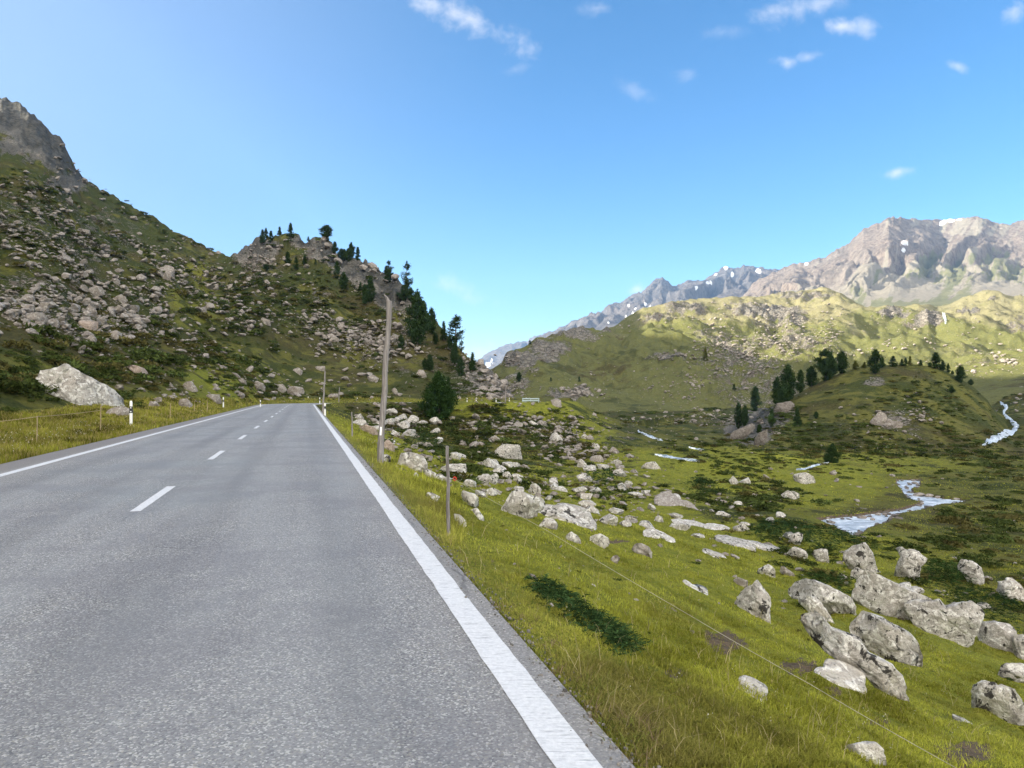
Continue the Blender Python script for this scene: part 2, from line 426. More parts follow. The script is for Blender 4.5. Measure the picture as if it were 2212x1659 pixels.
# brook bed: lower the ground inside the outline
def brook_world():
    xs = np.array([p[0] for p in BROOK], float); rows = np.array([p[1] for p in BROOK], float)
    X, Y, ok = near.hit(xs, rows); return np.stack([X, Y], 1)
def in_poly(px, py, P):
    m = np.zeros(np.shape(px), bool); n = len(P)
    for i in range(n):
        x0, y0 = P[i]; x1, y1 = P[(i + 1) % n]
        if y0 == y1: continue
        c = ((y0 > py) != (y1 > py)) & (px < (x1 - x0) * (py - y0) / (y1 - y0) + x0); m ^= c
    return m
def poly_dist(px, py, P):
    d = np.full(np.shape(px), 1e9); n = len(P)
    for i in range(n):
        a = np.array(P[i]); b = np.array(P[(i + 1) % n]); v = b - a
        t = np.clip(((px - a[0]) * v[0] + (py - a[1]) * v[1]) / (v @ v + 1e-9), 0, 1)
        d = np.minimum(d, np.hypot(px - a[0] - t * v[0], py - a[1] - t * v[1]))
    return d
BW = brook_world()
bb = (near.X > BW[:, 0].min() - 3) & (near.X < BW[:, 0].max() + 3) & (near.YY > BW[:, 1].min() - 3) & (near.YY < BW[:, 1].max() + 3)
px, py = near.X[bb], near.YY[bb]
ins = in_poly(px, py, BW); dd = poly_dist(px, py, BW)
zb = H_base(px, py)
bed = np.where(ins, zb - .26 - .30 * sstep(0, 1.2, dd), near.z[bb] + .0)
near.z[bb] = np.where(ins, bed, near.z[bb] * sstep(0, 2.2, dd) + (zb + .08) * (1 - sstep(0, 2.2, dd)))

# broken crags
CRAGN = [(30, 245, 70, 36, 1), (90, 290, 48, 40, 1), (130, 335, 34, 40, 1), (165, 372, 26, 22, .9), (20, 318, 40, 16, .7), (140, 398, 40, 14, .6), (70, 345, 26, 10, .5), (555, 535, 44, 26, .7), (655, 520, 26, 14, .8), (730, 545, 56, 22, .9), (795, 580, 56, 30, 1), (850, 622, 40, 44, 1), (1085, 838, 36, 40, .6), (1060, 815, 40, 26, .5), (1625, 925, 50, 34, .8), (1665, 897, 36, 18, .8)]
cxs = near.extra[1] + 16 * fbm(near.extra[1] / 30, near.row / 30, 3, 201); crw = near.row + 9 * fbm(near.extra[1] / 22, near.row / 22, 3, 202)
CM = ellipses(cxs, crw, CRAGN, .45) * (near.YY > 100)
near.z += CM * near.YY * (.012 - .006 * (near.extra[1] < 260) - .009 * sstep(960, 1040, near.extra[1])) * (ridged(near.X / (near.YY * .05), near.YY / (near.YY * .05 + 4), 4, 141) - 1.05 + .5 * fbm(near.X / (near.YY * .015), near.z / (near.YY * .012), 3, 143))
near.row = HY - (near.z - CAMZ) / near.YY * F; near.cmin = np.minimum.accumulate(near.row, 0)
# surface attributes of the near sheet
l_, xs_ = near.extra; rw = near.row
offR = np.maximum(l_ - RE, 0); offL = np.maximum(-l_ - LE, 0)
nz1 = fbm(near.X / 9, near.YY / 9, 3, 77); nz2 = fbm(near.X / 26, near.YY / 26, 3, 78)
left = ((l_ < 0) | ((near.YY > 149) & (xs_ < 1150)))
knob = left & (near.YY > FOOT_Y(xs_))
knob_early = knob * 1.0
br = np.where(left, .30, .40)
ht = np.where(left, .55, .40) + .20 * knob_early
nearR = (~left) * (1 - sstep(8, 26, offR)) * (near.YY < 60)
br = br + nearR * .42; ht = ht - nearR * .36
mead = (~left) * ellipses(xs_, rw, [(1500, 1020, 330, 50, 1), (1750, 1050, 160, 50, .9), (1300, 1150, 300, 120, .7), (1900, 1000, 240, 24, .6), (1600, 1220, 420, 100, .8)])
br += mead * .3; ht -= mead * .26
verge = left * (1 - sstep(3, 13, offL)) * (near.YY < 140)
br += verge * .22; ht -= verge * .42
em = ellipses(xs_, rw, EMBANK) * (~left)
br += em * .5; ht -= em * .28
gleft = left * ellipses(xs_, rw, [(420, 650, 60, 110, .8), (520, 800, 120, 60, .7), (60, 800, 120, 40, .7), (40, 600, 50, 60, .6), (640, 690, 90, 70, .3), (300, 560, 60, 20, .6), (780, 800, 160, 40, .4)])
br += gleft * .26; ht -= gleft * .24
kn = (~left) & (near.YY > 118) & (xs_ > 1540)
ht = ht + kn * .12; br = br - kn * .05
valley = (~left) & (near.YY > 75) & (xs_ < 1650)
ht = ht + valley * .10 + (~left) * (near.YY > 45) * .07
ht = ht + .30 * nz1 + .16 * nz2; br = br + .14 * nz1
rk = np.where(knob, ellipses(xs_, rw, ROCKY, .5) + .10 * nz1, 0)
rk = rk + np.where(kn, ellipses(xs_, rw, ROCKY_R, .5), 0)
rk = rk + (~left) * (near.YY > 60) * ellipses(xs_, rw, [(1330, 930, 120, 40, .36), (1250, 1040, 160, 50, .36), (1180, 960, 120, 40, .34), (1560, 915, 90, 40, .36), (900, 950, 120, 60, .3)], .6)
BARE = [(1562, 1385, 42, 24, 1), (2085, 1628, 62, 26, 1), (1722, 1440, 34, 16, 1), (1330, 1655, 60, 26, .9), (1800, 1490, 30, 10, .8), (1240, 1320, 22, 14, .8), (1330, 1170, 26, 8, .8), (1060, 1215, 16, 6, .7), (1460, 1455, 30, 9, .6), (1900, 1560, 40, 9, .6), (1650, 1560, 30, 8, .5)]
bxy = lambda x, r: (x + 26 * fbm(x / 34, r / 20, 3, 211), r + 13 * fbm(x / 30, r / 18, 3, 212))
bare = ellipses(*bxy(xs_, rw), BARE, .6) * (~left)
brk = 1 - sstep(.1, .9, poly_dist(near.X, near.YY, BW)) if False else 0
rk = rk + np.clip(.36 - offR * 1.2, 0, 1) * (l_ > 0) * (Yc := (near.YY < 45))
so = np.clip(bare, 0, 1); so[bb] = np.maximum(so[bb], np.where(ins, .9, .7 * (1 - sstep(.02, .25, dd))))
attrs = {'so': so.ravel(), 'br': br.ravel(), 'ht': np.clip(ht, 0, 1).ravel(), 'rk': np.clip(rk + .75 * CM, 0, 1).ravel(), 'dk': np.clip(CM * 1.1 + .25 * nz1 * CM, 0, .92).ravel()}
V = near.verts()
hillside = knob & (xs_ < 490); knobm = knob & ~hillside
knollm = kn & (near.YY < 260)
ground = ~(hillside | knobm | knollm)
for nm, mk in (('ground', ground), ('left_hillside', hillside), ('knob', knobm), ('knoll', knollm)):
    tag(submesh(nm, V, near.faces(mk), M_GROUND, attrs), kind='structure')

# the same hillside goes on outside the frame, to the left of and behind the viewpoint
def ext():
    th = np.radians(np.linspace(-40.5, -175, 90)); r = axis_log(7, 900, 90)
    R, T = np.meshgrid(r, th, indexing='ij'); X = np.sin(T) * R; Y = np.cos(T) * R
    d = np.maximum(-(X - SL * Y + 2.165) * .963 - LE, 0)
    z = z_ext(X, Y)
    z = np.where(d > 0, z, -.12)
    i = np.arange(R.size).reshape(R.shape); q = np.stack([i[:-1, :-1], i[1:, :-1], i[1:, 1:], i[:-1, 1:]], -1).reshape(-1, 4)
    n = R.size
    tag(mesh_np('hillside_beyond', np.stack([X.ravel(), Y.ravel(), z.ravel()], 1), q[:, ::-1], M_GROUND, smooth=True,
        attrs={'br': np.full(n, .4), 'ht': np.full(n, .4), 'rk': (.3 * sstep(20, 60, d)).ravel()}), kind='structure')
    gx, gy = np.meshgrid(np.linspace(-6, 120, 43), np.linspace(-80, 1.7, 30), indexing='ij')
    lz = lateral(gx, gy); z = np.where(np.abs(lz) < 4.3, -.12, -profR(np.maximum(lz - RE, 0)))
    i = np.arange(gx.size).reshape(gx.shape); q = np.stack([i[:-1, :-1], i[1:, :-1], i[1:, 1:], i[:-1, 1:]], -1).reshape(-1, 4)
    tag(mesh_np('ground_behind', np.stack([gx.ravel(), gy.ravel(), z.ravel()], 1), q, M_GROUND, smooth=True, attrs={'br': np.full(gx.size, .7), 'ht': np.full(gx.size, .1), 'rk': np.zeros(gx.size)}), kind='structure')
ext()

# ---------------------------------------------------------------- green hills across the valley
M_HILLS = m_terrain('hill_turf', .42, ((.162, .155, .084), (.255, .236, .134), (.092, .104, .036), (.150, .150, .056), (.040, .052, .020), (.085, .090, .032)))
def hill_fn(skyr, yr_, yb_, rowb_, amp, seed, crag):
    def fn(X, Y):
        xs = HX + F * X / Y
        yr = yr_(xs); yb = yb_(xs); zr = CAMZ + (HY - skyr(xs)) / F * yr; zb = CAMZ + (HY - rowb_(xs)) / F * yb
        t = (Y - yb) / (yr - yb); tc = np.clip(t, 0, 1)
        p = tc * .75 + .25 * tc * tc * (3 - 2 * tc)
        z = zb + (zr - zb) * p + np.where(t < 0, (Y - yb) * .25, 0) - np.where(t > 1, (Y - yr) * .35, 0)
        w = np.clip(t * 4, 0, 1) * (1 - .75 * sstep(.72, 1.0, t))
        z = z + w * amp * (1.2 * fbm(X / 150, Y / 210, 2, seed + 30) + 1.0 * fbm(X / 75, Y / 110, 4, seed) + .35 * fbm(X / 22, Y / 26, 4, seed + 3)) + .10 * amp * fbm(X / 9, Y / 9, 3, seed + 9) * np.clip(t * 4, 0, 1)
        row = HY - (z - CAMZ) / Y * F
        ck = ellipses(xs, row, crag, .5)
        st = fbm(X / 14, Y / 14, 4, seed + 40)
        z = z + ck * amp * (.55 * (ridged(X / 16, Y / 20, 4, seed + 50) - .8))
        return z, xs, t, ck
    return fn
CRAG1 = [(1120, 778, 45, 16, .85), (1170, 768, 34, 14, .7), (1186, 755, 48, 22, .9), (1245, 722, 48, 14, .85), (1300, 710, 26, 11, .85), (1270, 732, 30, 8, .6), (1235, 850, 60, 14, .7), (1110, 830, 40, 24, .6), (1140, 800, 34, 10, .5)]
CRAG2 = [(1480, 668, 60, 14, .7), (1420, 690, 40, 12, .6), (1660, 676, 90, 14, .8), (1610, 662, 60, 8, .6), (1700, 690, 50, 16, .7), (1740, 640, 80, 10, .6), (1930, 678, 40, 12, .85), (2005, 690, 34, 16, .95), (1985, 700, 40, 10, .6), (2090, 674, 30, 8, .7), (2142, 648, 16, 6, .7),
         (1440, 773, 50, 9, .7), (1600, 780, 120, 60, .50), (1680, 740, 110, 60, .50), (1560, 735, 80, 40, .44), (1800, 745, 30, 40, .40), (1840, 765, 30, 14, .45), (2130, 780, 60, 14, .4), (2200, 700, 30, 24, .5), (1650, 850, 140, 50, .5), (1500, 845, 140, 40, .26), (1980, 720, 200, 20, .2)]
hill1 = Polar(np.arange(1010, 1640, 2.6), axis_log(250, 760, 330), hill_fn(
    L([(1010, 850), (1040, 818), (1059, 800), (1084, 785), (1094, 767), (1114, 757), (1149, 744), (1189, 722), (1205, 714), (1239, 703), (1262, 702), (1281, 706), (1312, 706), (1335, 716), (1400, 738), (1480, 775), (1540, 815), (1600, 860), (1660, 890)]),
    L([(1010, 430), (1250, 500), (1500, 520), (1660, 450)]), L([(1010, 300), (1660, 330)]), L([(1010, 885), (1300, 880), (1660, 880)]), 8.0, 300, CRAG1))
hill2 = Polar(np.arange(1180, 2860, 3.0), axis_log(230, 1500, 420), hill_fn(
    L([(1180, 760), (1262, 716), (1312, 706), (1335, 702), (1355, 691), (1388, 675), (1411, 668), (1439, 665), (1467, 657), (1492, 653), (1515, 654), (1551, 650), (1585, 644), (1627, 639), (1657, 638), (1702, 633), (1747, 627), (1787, 626), (1809, 633), (1829, 644),
       (1871, 666), (1896, 664), (1927, 661), (1955, 657), (1984, 653), (2006, 657), (2020, 666), (2040, 663), (2082, 651), (2124, 644), (2152, 643), (2189, 649), (2212, 646), (2400, 600), (2860, 520)]),
    L([(1180, 620), (1335, 640), (1500, 740), (1747, 860), (1840, 860), (1871, 800), (1984, 760), (2040, 800), (2212, 900), (2860, 1000)]), L([(1180, 330), (1600, 320), (2000, 290), (2860, 300)]), L([(1180, 885), (1700, 878), (1900, 868), (2080, 850), (2212, 836), (2500, 790), (2860, 740)]), 12.0, 400, CRAG2))
for nm, h in (('green_hill', hill1), ('far_green_hill', hill2)):
    xs, t, ck = h.extra
    n1 = fbm(h.X / 40, h.YY / 40, 4, 91); n2 = fbm(h.X / 120, h.YY / 120, 3, 92)
    wet = ellipses(xs, h.row, [(2150, 770, 120, 60, .3), (1930, 705, 120, 20, .3), (1300, 740, 90, 20, .3), (2060, 740, 80, 30, .2)])
    at = {'br': (.12 + .62 * sstep(28, 85, h.z + 22 * n2) + .34 * n1 + wet * .4).ravel(), 'ht': np.clip(.20 + .30 * n1 + .22 * n2 + .10 * (h.z < 40), 0, 1).ravel(), 'rk': np.clip(ck * .95 + .12 * n1, 0, 1).ravel(), 'dk': np.clip(.35 * (ck > .6) + .3 * n1, 0, 1).ravel()}  # paler turf high up, greener low: vegetation plus painted lit/shaded contrast
    tag(mesh_np(nm, h.verts(), h.faces(), M_HILLS, smooth=True, attrs=at), kind='structure')  # dk: dark crag rock, with some shadow painted in

# ---------------------------------------------------------------- mountains
def m_mountain(name, s, k=(1, 1, 1)):
    n = NT(name); p = n.wpos()
    gr = n.attr('gr'); sn = n.attr('sn'); sc = n.attr('sc')
    big = n.noise(p, .004 * s, 6, .65); mid = n.noise(p, .02 * s, 7, .7); fine = n.noise(n.mapping(p, (1, 1, .5)), .10 * s, 8, .78)
    rock = n.mix(n.ramp(mid, .3, .7), (.145, .124, .104), (.290, .252, .212))
    rock = n.mix(n.ramp(big, .42, .6), rock, n.mix(n.ramp(fine, .3, .7), (.175, .142, .115), (.265, .222, .182)))
    rock = n.mix(n.ramp(fine, .32, .60, .6, 0), rock, (.05, .045, .045))
    rock = n.mix(1.0, rock, k, 'MULTIPLY')  # k: blue-grey haze tint put into the rock of the farther mountains
    scree = n.mix(n.ramp(fine, .3, .7), (.215, .195, .155), (.285, .262, .210))
    grass = n.mix(n.ramp(mid, .3, .7), (.120, .130, .062), (.190, .186, .104))
    sf = n.math('ADD', sc, n.math('MULTIPLY', n.math('SUBTRACT', mid, .5), .9))
    c = n.mix(n.ramp(sf, .4, .6), rock, scree)
    gf = n.math('ADD', gr, n.math('MULTIPLY', n.math('SUBTRACT', mid, .5), .9))
    c = n.mix(n.ramp(gf, .42, .6), c, grass)
    c = n.mix(n.ramp(sn, .45, .55), c, (.85, .87, .9))
    h = n.math('ADD', n.math('MULTIPLY', mid, 1.0), n.math('MULTIPLY', fine, .9))
    n.pbsdf(c, .95, .05, n.bump(h, 1.0, 17 / s)); return n.m
def mtn_fn(skyr, yr_, yb_, rowb_, amp, seed, pw, lam, lean):
    def fn(X, Y):
        xs = HX + F * X / Y
        yr = yr_(xs); yb = yb_(xs); zr = CAMZ + (HY - skyr(xs)) / F * yr; zb = CAMZ + (HY - rowb_(xs)) / F * yb
        t = (Y - yb) / (yr - yb); tc = np.clip(t, 0, 1)
        z = zb + (zr - zb) * (.12 * tc + .88 * tc ** pw) + np.where(t < 0, (Y - yb) * .2, 0) - np.where(t > 1, (Y - yr) * .8, 0)
        q = xs + lean * 500 * (1 - tc) + 60 * fbm(X / lam, Y / lam, 3, seed + 1)
        rib = ridged(q / (lam * .26), tc * 1.5, 5, seed, .55) - 1.3
        rib2 = ridged(q / (lam * .33) + .4 * fbm(X / lam, Y / lam, 2, seed + 2), Y / (lam * .6), 4, seed + 7, .55) - 1.1
        rib = np.minimum(rib, .12); rib2 = np.minimum(rib2, .3)
        w = sstep(.34, .72, tc) * (1 - .95 * sstep(.72, .97, tc))
        z = z + w * amp * (.50 * rib + .42 * rib2) + .05 * amp * fbm(X / (lam * .12), Y / (lam * .12), 3, seed + 11) * sstep(.25, .5, tc)
        z = z + sstep(.9, 1, tc) * amp * .05 * fbm(xs / 9, xs * 0 + Y / 900, 3, seed + 13)
        return z, xs, t
    return fn
m3 = Polar(np.arange(1560, 2900, 2.6), np.linspace(1050, 2950, 380), mtn_fn(
    L([(1560, 700), (1600, 640), (1640, 600), (1683, 583), (1713, 568), (1739, 570), (1758, 560), (1784, 553), (1809, 537), (1834, 525), (1843, 511), (1865, 492), (1893, 484), (1919, 469), (1944, 469), (1955, 473), (1995, 473), (2034, 474), (2065, 472), (2082, 468), (2113, 467), (2130, 474), (2161, 483), (2180, 483), (2212, 474), (2400, 440), (2900, 380)]),
    L([(1560, 2500), (1919, 2450), (2034, 2650), (2120, 2500), (2900, 2400)]), L([(1560, 1250), (2900, 1150)]), L([(1560, 690), (1871, 676), (2212, 640), (2900, 560)]), 90., 500, 1.75, 300., .32))
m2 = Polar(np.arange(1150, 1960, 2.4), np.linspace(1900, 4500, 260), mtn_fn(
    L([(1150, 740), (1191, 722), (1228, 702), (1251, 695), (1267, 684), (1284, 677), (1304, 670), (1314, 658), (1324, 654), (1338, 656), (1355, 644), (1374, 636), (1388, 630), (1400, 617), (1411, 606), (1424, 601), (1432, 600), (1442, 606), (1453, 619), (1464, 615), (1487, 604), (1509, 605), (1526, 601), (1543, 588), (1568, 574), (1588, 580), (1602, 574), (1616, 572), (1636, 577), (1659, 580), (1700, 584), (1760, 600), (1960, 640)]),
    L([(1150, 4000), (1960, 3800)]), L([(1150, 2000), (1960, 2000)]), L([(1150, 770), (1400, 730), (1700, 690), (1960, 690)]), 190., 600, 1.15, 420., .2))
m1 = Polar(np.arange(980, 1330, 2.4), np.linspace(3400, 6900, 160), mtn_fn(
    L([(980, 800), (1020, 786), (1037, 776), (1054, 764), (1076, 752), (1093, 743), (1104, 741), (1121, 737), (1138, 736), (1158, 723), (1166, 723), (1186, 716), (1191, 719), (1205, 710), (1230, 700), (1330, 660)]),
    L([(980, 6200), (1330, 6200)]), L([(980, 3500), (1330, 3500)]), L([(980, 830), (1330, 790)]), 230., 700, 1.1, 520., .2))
SNOW3 = [(2050, 477, 16, 6, 1), (2036, 483, 9, 7, 1), (2072, 478, 7, 4, 1), (1955, 522, 9, 6, 1), (1952, 538, 6, 6, 1), (1742, 569, 5, 2.5, 1)]
SNOW2 = [(1638, 585, 8, 5, 1), (1568, 577, 6, 4, 1), (1582, 592, 4, 8, 1), (1532, 612, 9, 5, 1), (1504, 622, 5, 6, 1), (1546, 590, 4, 4, 1), (1358, 660, 3, 3, 1), (1367, 680, 3, 6, 1), (1352, 684, 2.5, 7, 1), (1372, 668, 3, 4, 1), (1315, 698, 3, 2.5, 1), (1395, 655, 4, 4, 1), (1404, 665, 4, 4, 1)]
SNOW1 = [(1052, 787, 9, 3.5, 1), (1062, 780, 4, 3, 1), (1050, 797, 4, 3, 1)]
for nm, m, sn, s in (('mountain', m3, SNOW3, 1.0), ('hazy_mountain', m2, SNOW2, .8), ('distant_mountain', m1, SNOW1, .7)):
    xs, t = m.extra
    nn = fbm(m.X / 160, m.YY / 300, 4, 93); streak = fbm((xs + 160 * (1 - np.clip(t, 0, 1))) / 16, t * 1.6, 3, 95)
    if nm == 'mountain':
        gr = ellipses(xs, m.row, [(2010, 565, 40, 26, .55), (2060, 605, 60, 45, .6), (2150, 575, 50, 40, .55), (1990, 590, 60, 20, .55), (1850, 635, 24, 30, .6), (2200, 590, 40, 30, .6), (1900, 600, 30, 24, .35), (2100, 560, 20, 16, .5)], .6) + .30 * streak
        gr += .34 * (1 - sstep(.14, .42, t)) + .40 * sstep(630, 655, m.row) * (xs > 1880) + .25 * sstep(640, 670, m.row)
        sc = .86 - .64 * sstep(.50, .82, t) + .35 * streak + .30 * ellipses(xs, m.row, [(2100, 490, 80, 22, 1), (1960, 480, 50, 10, .9)])
    else:
        gr = 0 * xs; sc = .3 - .4 * t + .3 * streak
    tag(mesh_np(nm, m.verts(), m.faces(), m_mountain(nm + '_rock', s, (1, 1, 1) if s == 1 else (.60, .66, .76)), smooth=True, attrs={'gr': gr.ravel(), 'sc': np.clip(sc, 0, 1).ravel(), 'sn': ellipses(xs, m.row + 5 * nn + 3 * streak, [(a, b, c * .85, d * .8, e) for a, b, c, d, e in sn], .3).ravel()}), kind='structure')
# ================================================================ road
def resample(P, s0, s1, step_near, step_far, y_near):
    seg = np.hypot(*np.diff(P, axis=0).T); S = np.concatenate([[0], np.cumsum(seg)])
    fx = lambda s: np.interp(s, S, P[:, 0]); fy = lambda s: np.interp(s, S, P[:, 1])
    out = []; s = s0
    while s < s1:
        out.append(s); s += step_near if -2 < fy(s) < y_near else step_far
    out = np.array(out); e = .25
    c = np.stack([fx(out), fy(out)], 1); t = np.stack([fx(out + e) - fx(out - e), fy(out + e) - fy(out - e)], 1)
    t /= np.hypot(t[:, 0], t[:, 1])[:, None]
    return out, c, np.stack([t[:, 1], -t[:, 0]], 1)           # station, centre, right normal
SEG = np.hypot(*np.diff(PATH, axis=0).T); SLEN = SEG.sum()
STN = np.concatenate([[0], np.cumsum(SEG)])

def m_asphalt():
    n = NT('asphalt'); p = n.wpos(); lat = n.attr('lat'); al = n.attr('along')
    cell = n.voro(p, 95, 'F1', 'Color'); cd = n.voro(p, 95, 'F1', 'Distance')
    sep = n.n('ShaderNodeSeparateColor'); n.lk(cell, sep.inputs[0])
    base = n.mix(n.ramp(n.noise(p, 60, 4, .7), .25, .75), (.104, .104, .106), (.254, .253, .250))
    base = n.mix(n.ramp(sep.outputs[0], .70, .90, 0, .9), base, (.54, .53, .50))
    base = n.mix(n.ramp(sep.outputs[1], .70, .92, 0, .85), base, (.045, .045, .052))
    base = n.mix(n.ramp(sep.outputs[2], .84, .95, 0, .5), base, (.37, .345, .27))
    comb = n.n('ShaderNodeCombineXYZ'); n.lk(n.math('MULTIPLY', lat, 1.0), comb.inputs[0]); n.lk(n.math('MULTIPLY', al, .06), comb.inputs[1])
    tr = n.noise(comb.outputs[0], 1.5, 4, .6); pat = n.noise(p, .55, 5, .65)
    base = n.mix(n.ramp(tr, .38, .60, 0, .40), base, (.275, .283, .285))
    base = n.mix(n.ramp(pat, .46, .60, 0, .42), base, (.152, .150, .160))
    base = n.mix(n.ramp(n.noise(p, .23, 4, .6), .5, .65, 0, .25), base, (.19, .225, .235))
    ed = n.math('ABSOLUTE', lat)
    edn = n.math('ADD', ed, n.math('MULTIPLY', n.math('SUBTRACT', n.noise(p, 3, 4), .5), .25))
    base = n.mix(n.ramp(edn, 2.5, 3.5, 0, .5), base, (.235, .215, .19))
    base = n.mix(n.ramp(n.math('MULTIPLY', lat, -1), 3.4, 3.6, 0, .6), base, (.150, .130, .115))
    wv = n.noise(p, 1.2, 4); ck = n.voro(n.mapping(p, (1, 1, 1)), 1.6, 'DISTANCE_TO_EDGE')
    ckm = n.math('MULTIPLY', n.ramp(ck, 0, .012, 1, 0), n.ramp(n.noise(p, .5, 3), .60, .66))
    base = n.mix(n.math('MULTIPLY', ckm, .7), base, (.05, .05, .05))
    wt = n.math('ABSOLUTE', n.math('SUBTRACT', n.math('ABSOLUTE', lat), 1.65)); wt = n.math('ABSOLUTE', n.math('SUBTRACT', wt, .78))
    base = n.mix(n.math('MULTIPLY', n.ramp(wt, .08, .38, 1, 0), n.ramp(n.noise(comb.outputs[0], .9, 3), .3, .6, .1, .34)), base, (.118, .119, .121))
    seam = n.math('ABSOLUTE', n.math('ADD', lat, n.math('MULTIPLY', n.math('SUBTRACT', n.noise(p, .8, 3), .5), .10)))
    base = n.mix(n.math('MULTIPLY', n.ramp(seam, .006, .022, 1, 0), n.ramp(n.noise(p, .7, 3), .52, .62, 0, .55)), base, (.05, .05, .05))
    rc = n.math('ABSOLUTE', n.math('SUBTRACT', n.math('ADD', lat, n.math('MULTIPLY', n.math('SUBTRACT', n.noise(p, 1.3, 4), .5), .35)), 3.27))
    base = n.mix(n.math('MULTIPLY', n.ramp(rc, .006, .02, 1, 0), n.ramp(n.noise(p, .6, 3), .50, .60, 0, .6)), base, (.04, .038, .036))
    h = n.math('ADD', n.math('MULTIPLY', cd, -.6), n.math('MULTIPLY', n.noise(p, 130, 2), .3))
    n.pbsdf(base, .62, .5, n.bump(h, .55, .012)); return n.m
def m_paint():
    n = NT('road_paint'); p = n.wpos()
    a = n.noise(p, 40, 4, .7); w = n.noise(n.mapping(p, (1, 1, 1), (0, 0, .3)), 9, 4, .7)
    c = n.mix(n.ramp(a, .3, .7), (.53, .545, .56), (.66, .67, .68))
    rp = n.noise(n.mapping(p, (6, 60, 1), (0, 0, -.27)), 1, 4, .7)
    c = n.mix(n.ramp(rp, .54, .64, 0, .8), c, (.30, .31, .33)); c = n.mix(n.ramp(w, .58, .70, 0, .5), c, (.36, .36, .37))
    n.pbsdf(c, .6, .4, n.bump(n.math('ADD', a, n.math('MULTIPLY', rp, -1.2)), .7, .008)); return n.m
M_ASPH, M_PAINT = m_asphalt(), m_paint()

def strip(name, offs, s0, s1, mat, z=0., near=.12, far=.7, jag=None, attrs=True):
    st, c, nr = resample(PATH, s0, s1, near, far, 26)
    cols = []
    for k, o in enumerate(offs):
        oo = np.full(len(st), o)
        if jag and k == 0: oo = oo + jag[0] * (gn(st / .35, st * 0, 3) + .6 * gn(st / .09, st * 0, 4) + 1.2 * gn(st / 2.3, st * 0, 9))
        if jag and k == len(offs) - 1: oo = oo + jag[1] * (gn(st / .35, st * 0, 5) + .6 * gn(st / .09, st * 0, 6) + 1.2 * gn(st / 2.3, st * 0, 7))
        cols.append((oo, c + nr * oo[:, None]))
    n = len(st); m = len(offs)
    V = np.zeros((n, m, 3)); lat = np.zeros((n, m))
    for k, (oo, q) in enumerate(cols): V[:, k, :2] = q; lat[:, k] = oo
    V[:, :, 2] = z
    if name == 'road': V[:, 0, 2] = -.09; V[:, -1, 2] = -.09
    i = np.arange(n * m).reshape(n, m); f = np.stack([i[:-1, :-1], i[:-1, 1:], i[1:, 1:], i[1:, :-1]], -1).reshape(-1, 4)
    at = {'lat': lat.ravel(), 'along': np.repeat(st, m)} if attrs else None
    return tag(mesh_np(name, V.reshape(-1, 3), f, mat, attrs=at), kind='structure')
strip('road', [-LE - .06, -LE, -2.2, 0, 2.2, RE, RE + .05], 0, SLEN - 2, M_ASPH, jag=(.05, .05))
strip('edge_line', [-LL - .09, -LL + .09], 2, SLEN - 4, M_PAINT, z=.004, jag=(.006, .006))
strip('edge_line', [RL - .092, RL + .092], 2, SLEN - 4, M_PAINT, z=.004, jag=(.007, .007))
# broken centre line: one dash every 7.42 m
yd = 1600 * 1.5 / (1073.9 - 850)
s_d = 45 * math.hypot(1, SL) + yd * math.hypot(1, SL)
for k in range(-2, 18):
    s = s_d + k * 7.42 * math.hypot(1, SL)
    strip('centre_dash', [-.065, .065], s - 1.36, s + 1.36, M_PAINT, z=.004, near=.12, far=.3, jag=(.005, .005))

# loose gravel along the right asphalt edge
def gravel():
    b = bmesh.new(); bmesh.ops.create_icosphere(b, subdivisions=1, radius=1); b.verts.ensure_lookup_table()
    v0 = np.array([v.co[:] for v in b.verts]); f0 = np.array([[v.index for v in f.verts] for f in b.faces]); b.free()
    N = 2600; st, c, nr = resample(PATH, 45, 45 + 30, .01, .01, 26)
    k = (RNG.random(N) ** 1.5 * (len(st) - 1)).astype(int); off = RE + RNG.normal(.03, .06, N)
    q = c[k] + nr[k] * off[:, None]; z = EVAL(q[:, 0], q[:, 1])
    z = np.where(off < RE + .03, .003, z + .01)
    r = RNG.uniform(.003, .009, N) * np.where(RNG.random(N) < .06, 2.0, 1); V = []
    sc = RNG.uniform(.5, 1.2, (N, 1, 3)); jit = RNG.uniform(.75, 1.2, (N, len(v0), 1))
    V = v0[None] * sc * jit * r[:, None, None] + np.stack([q[:, 0], q[:, 1], z], 1)[:, None, :]
    Fc = (f0[None] + (np.arange(N) * len(v0))[:, None, None]).reshape(-1, 3)
    g = RNG.uniform(.07, .24, N); col = np.repeat(np.stack([g, g * .95, g * .88], 1), len(v0), 0)
    tag(mesh_np('gravel', V.reshape(-1, 3), Fc, m_leaf('gravel_stone', 0), color=col), 'loose grey gravel crumbled along the right edge of the asphalt', 'gravel', kind='stuff')
gravel()

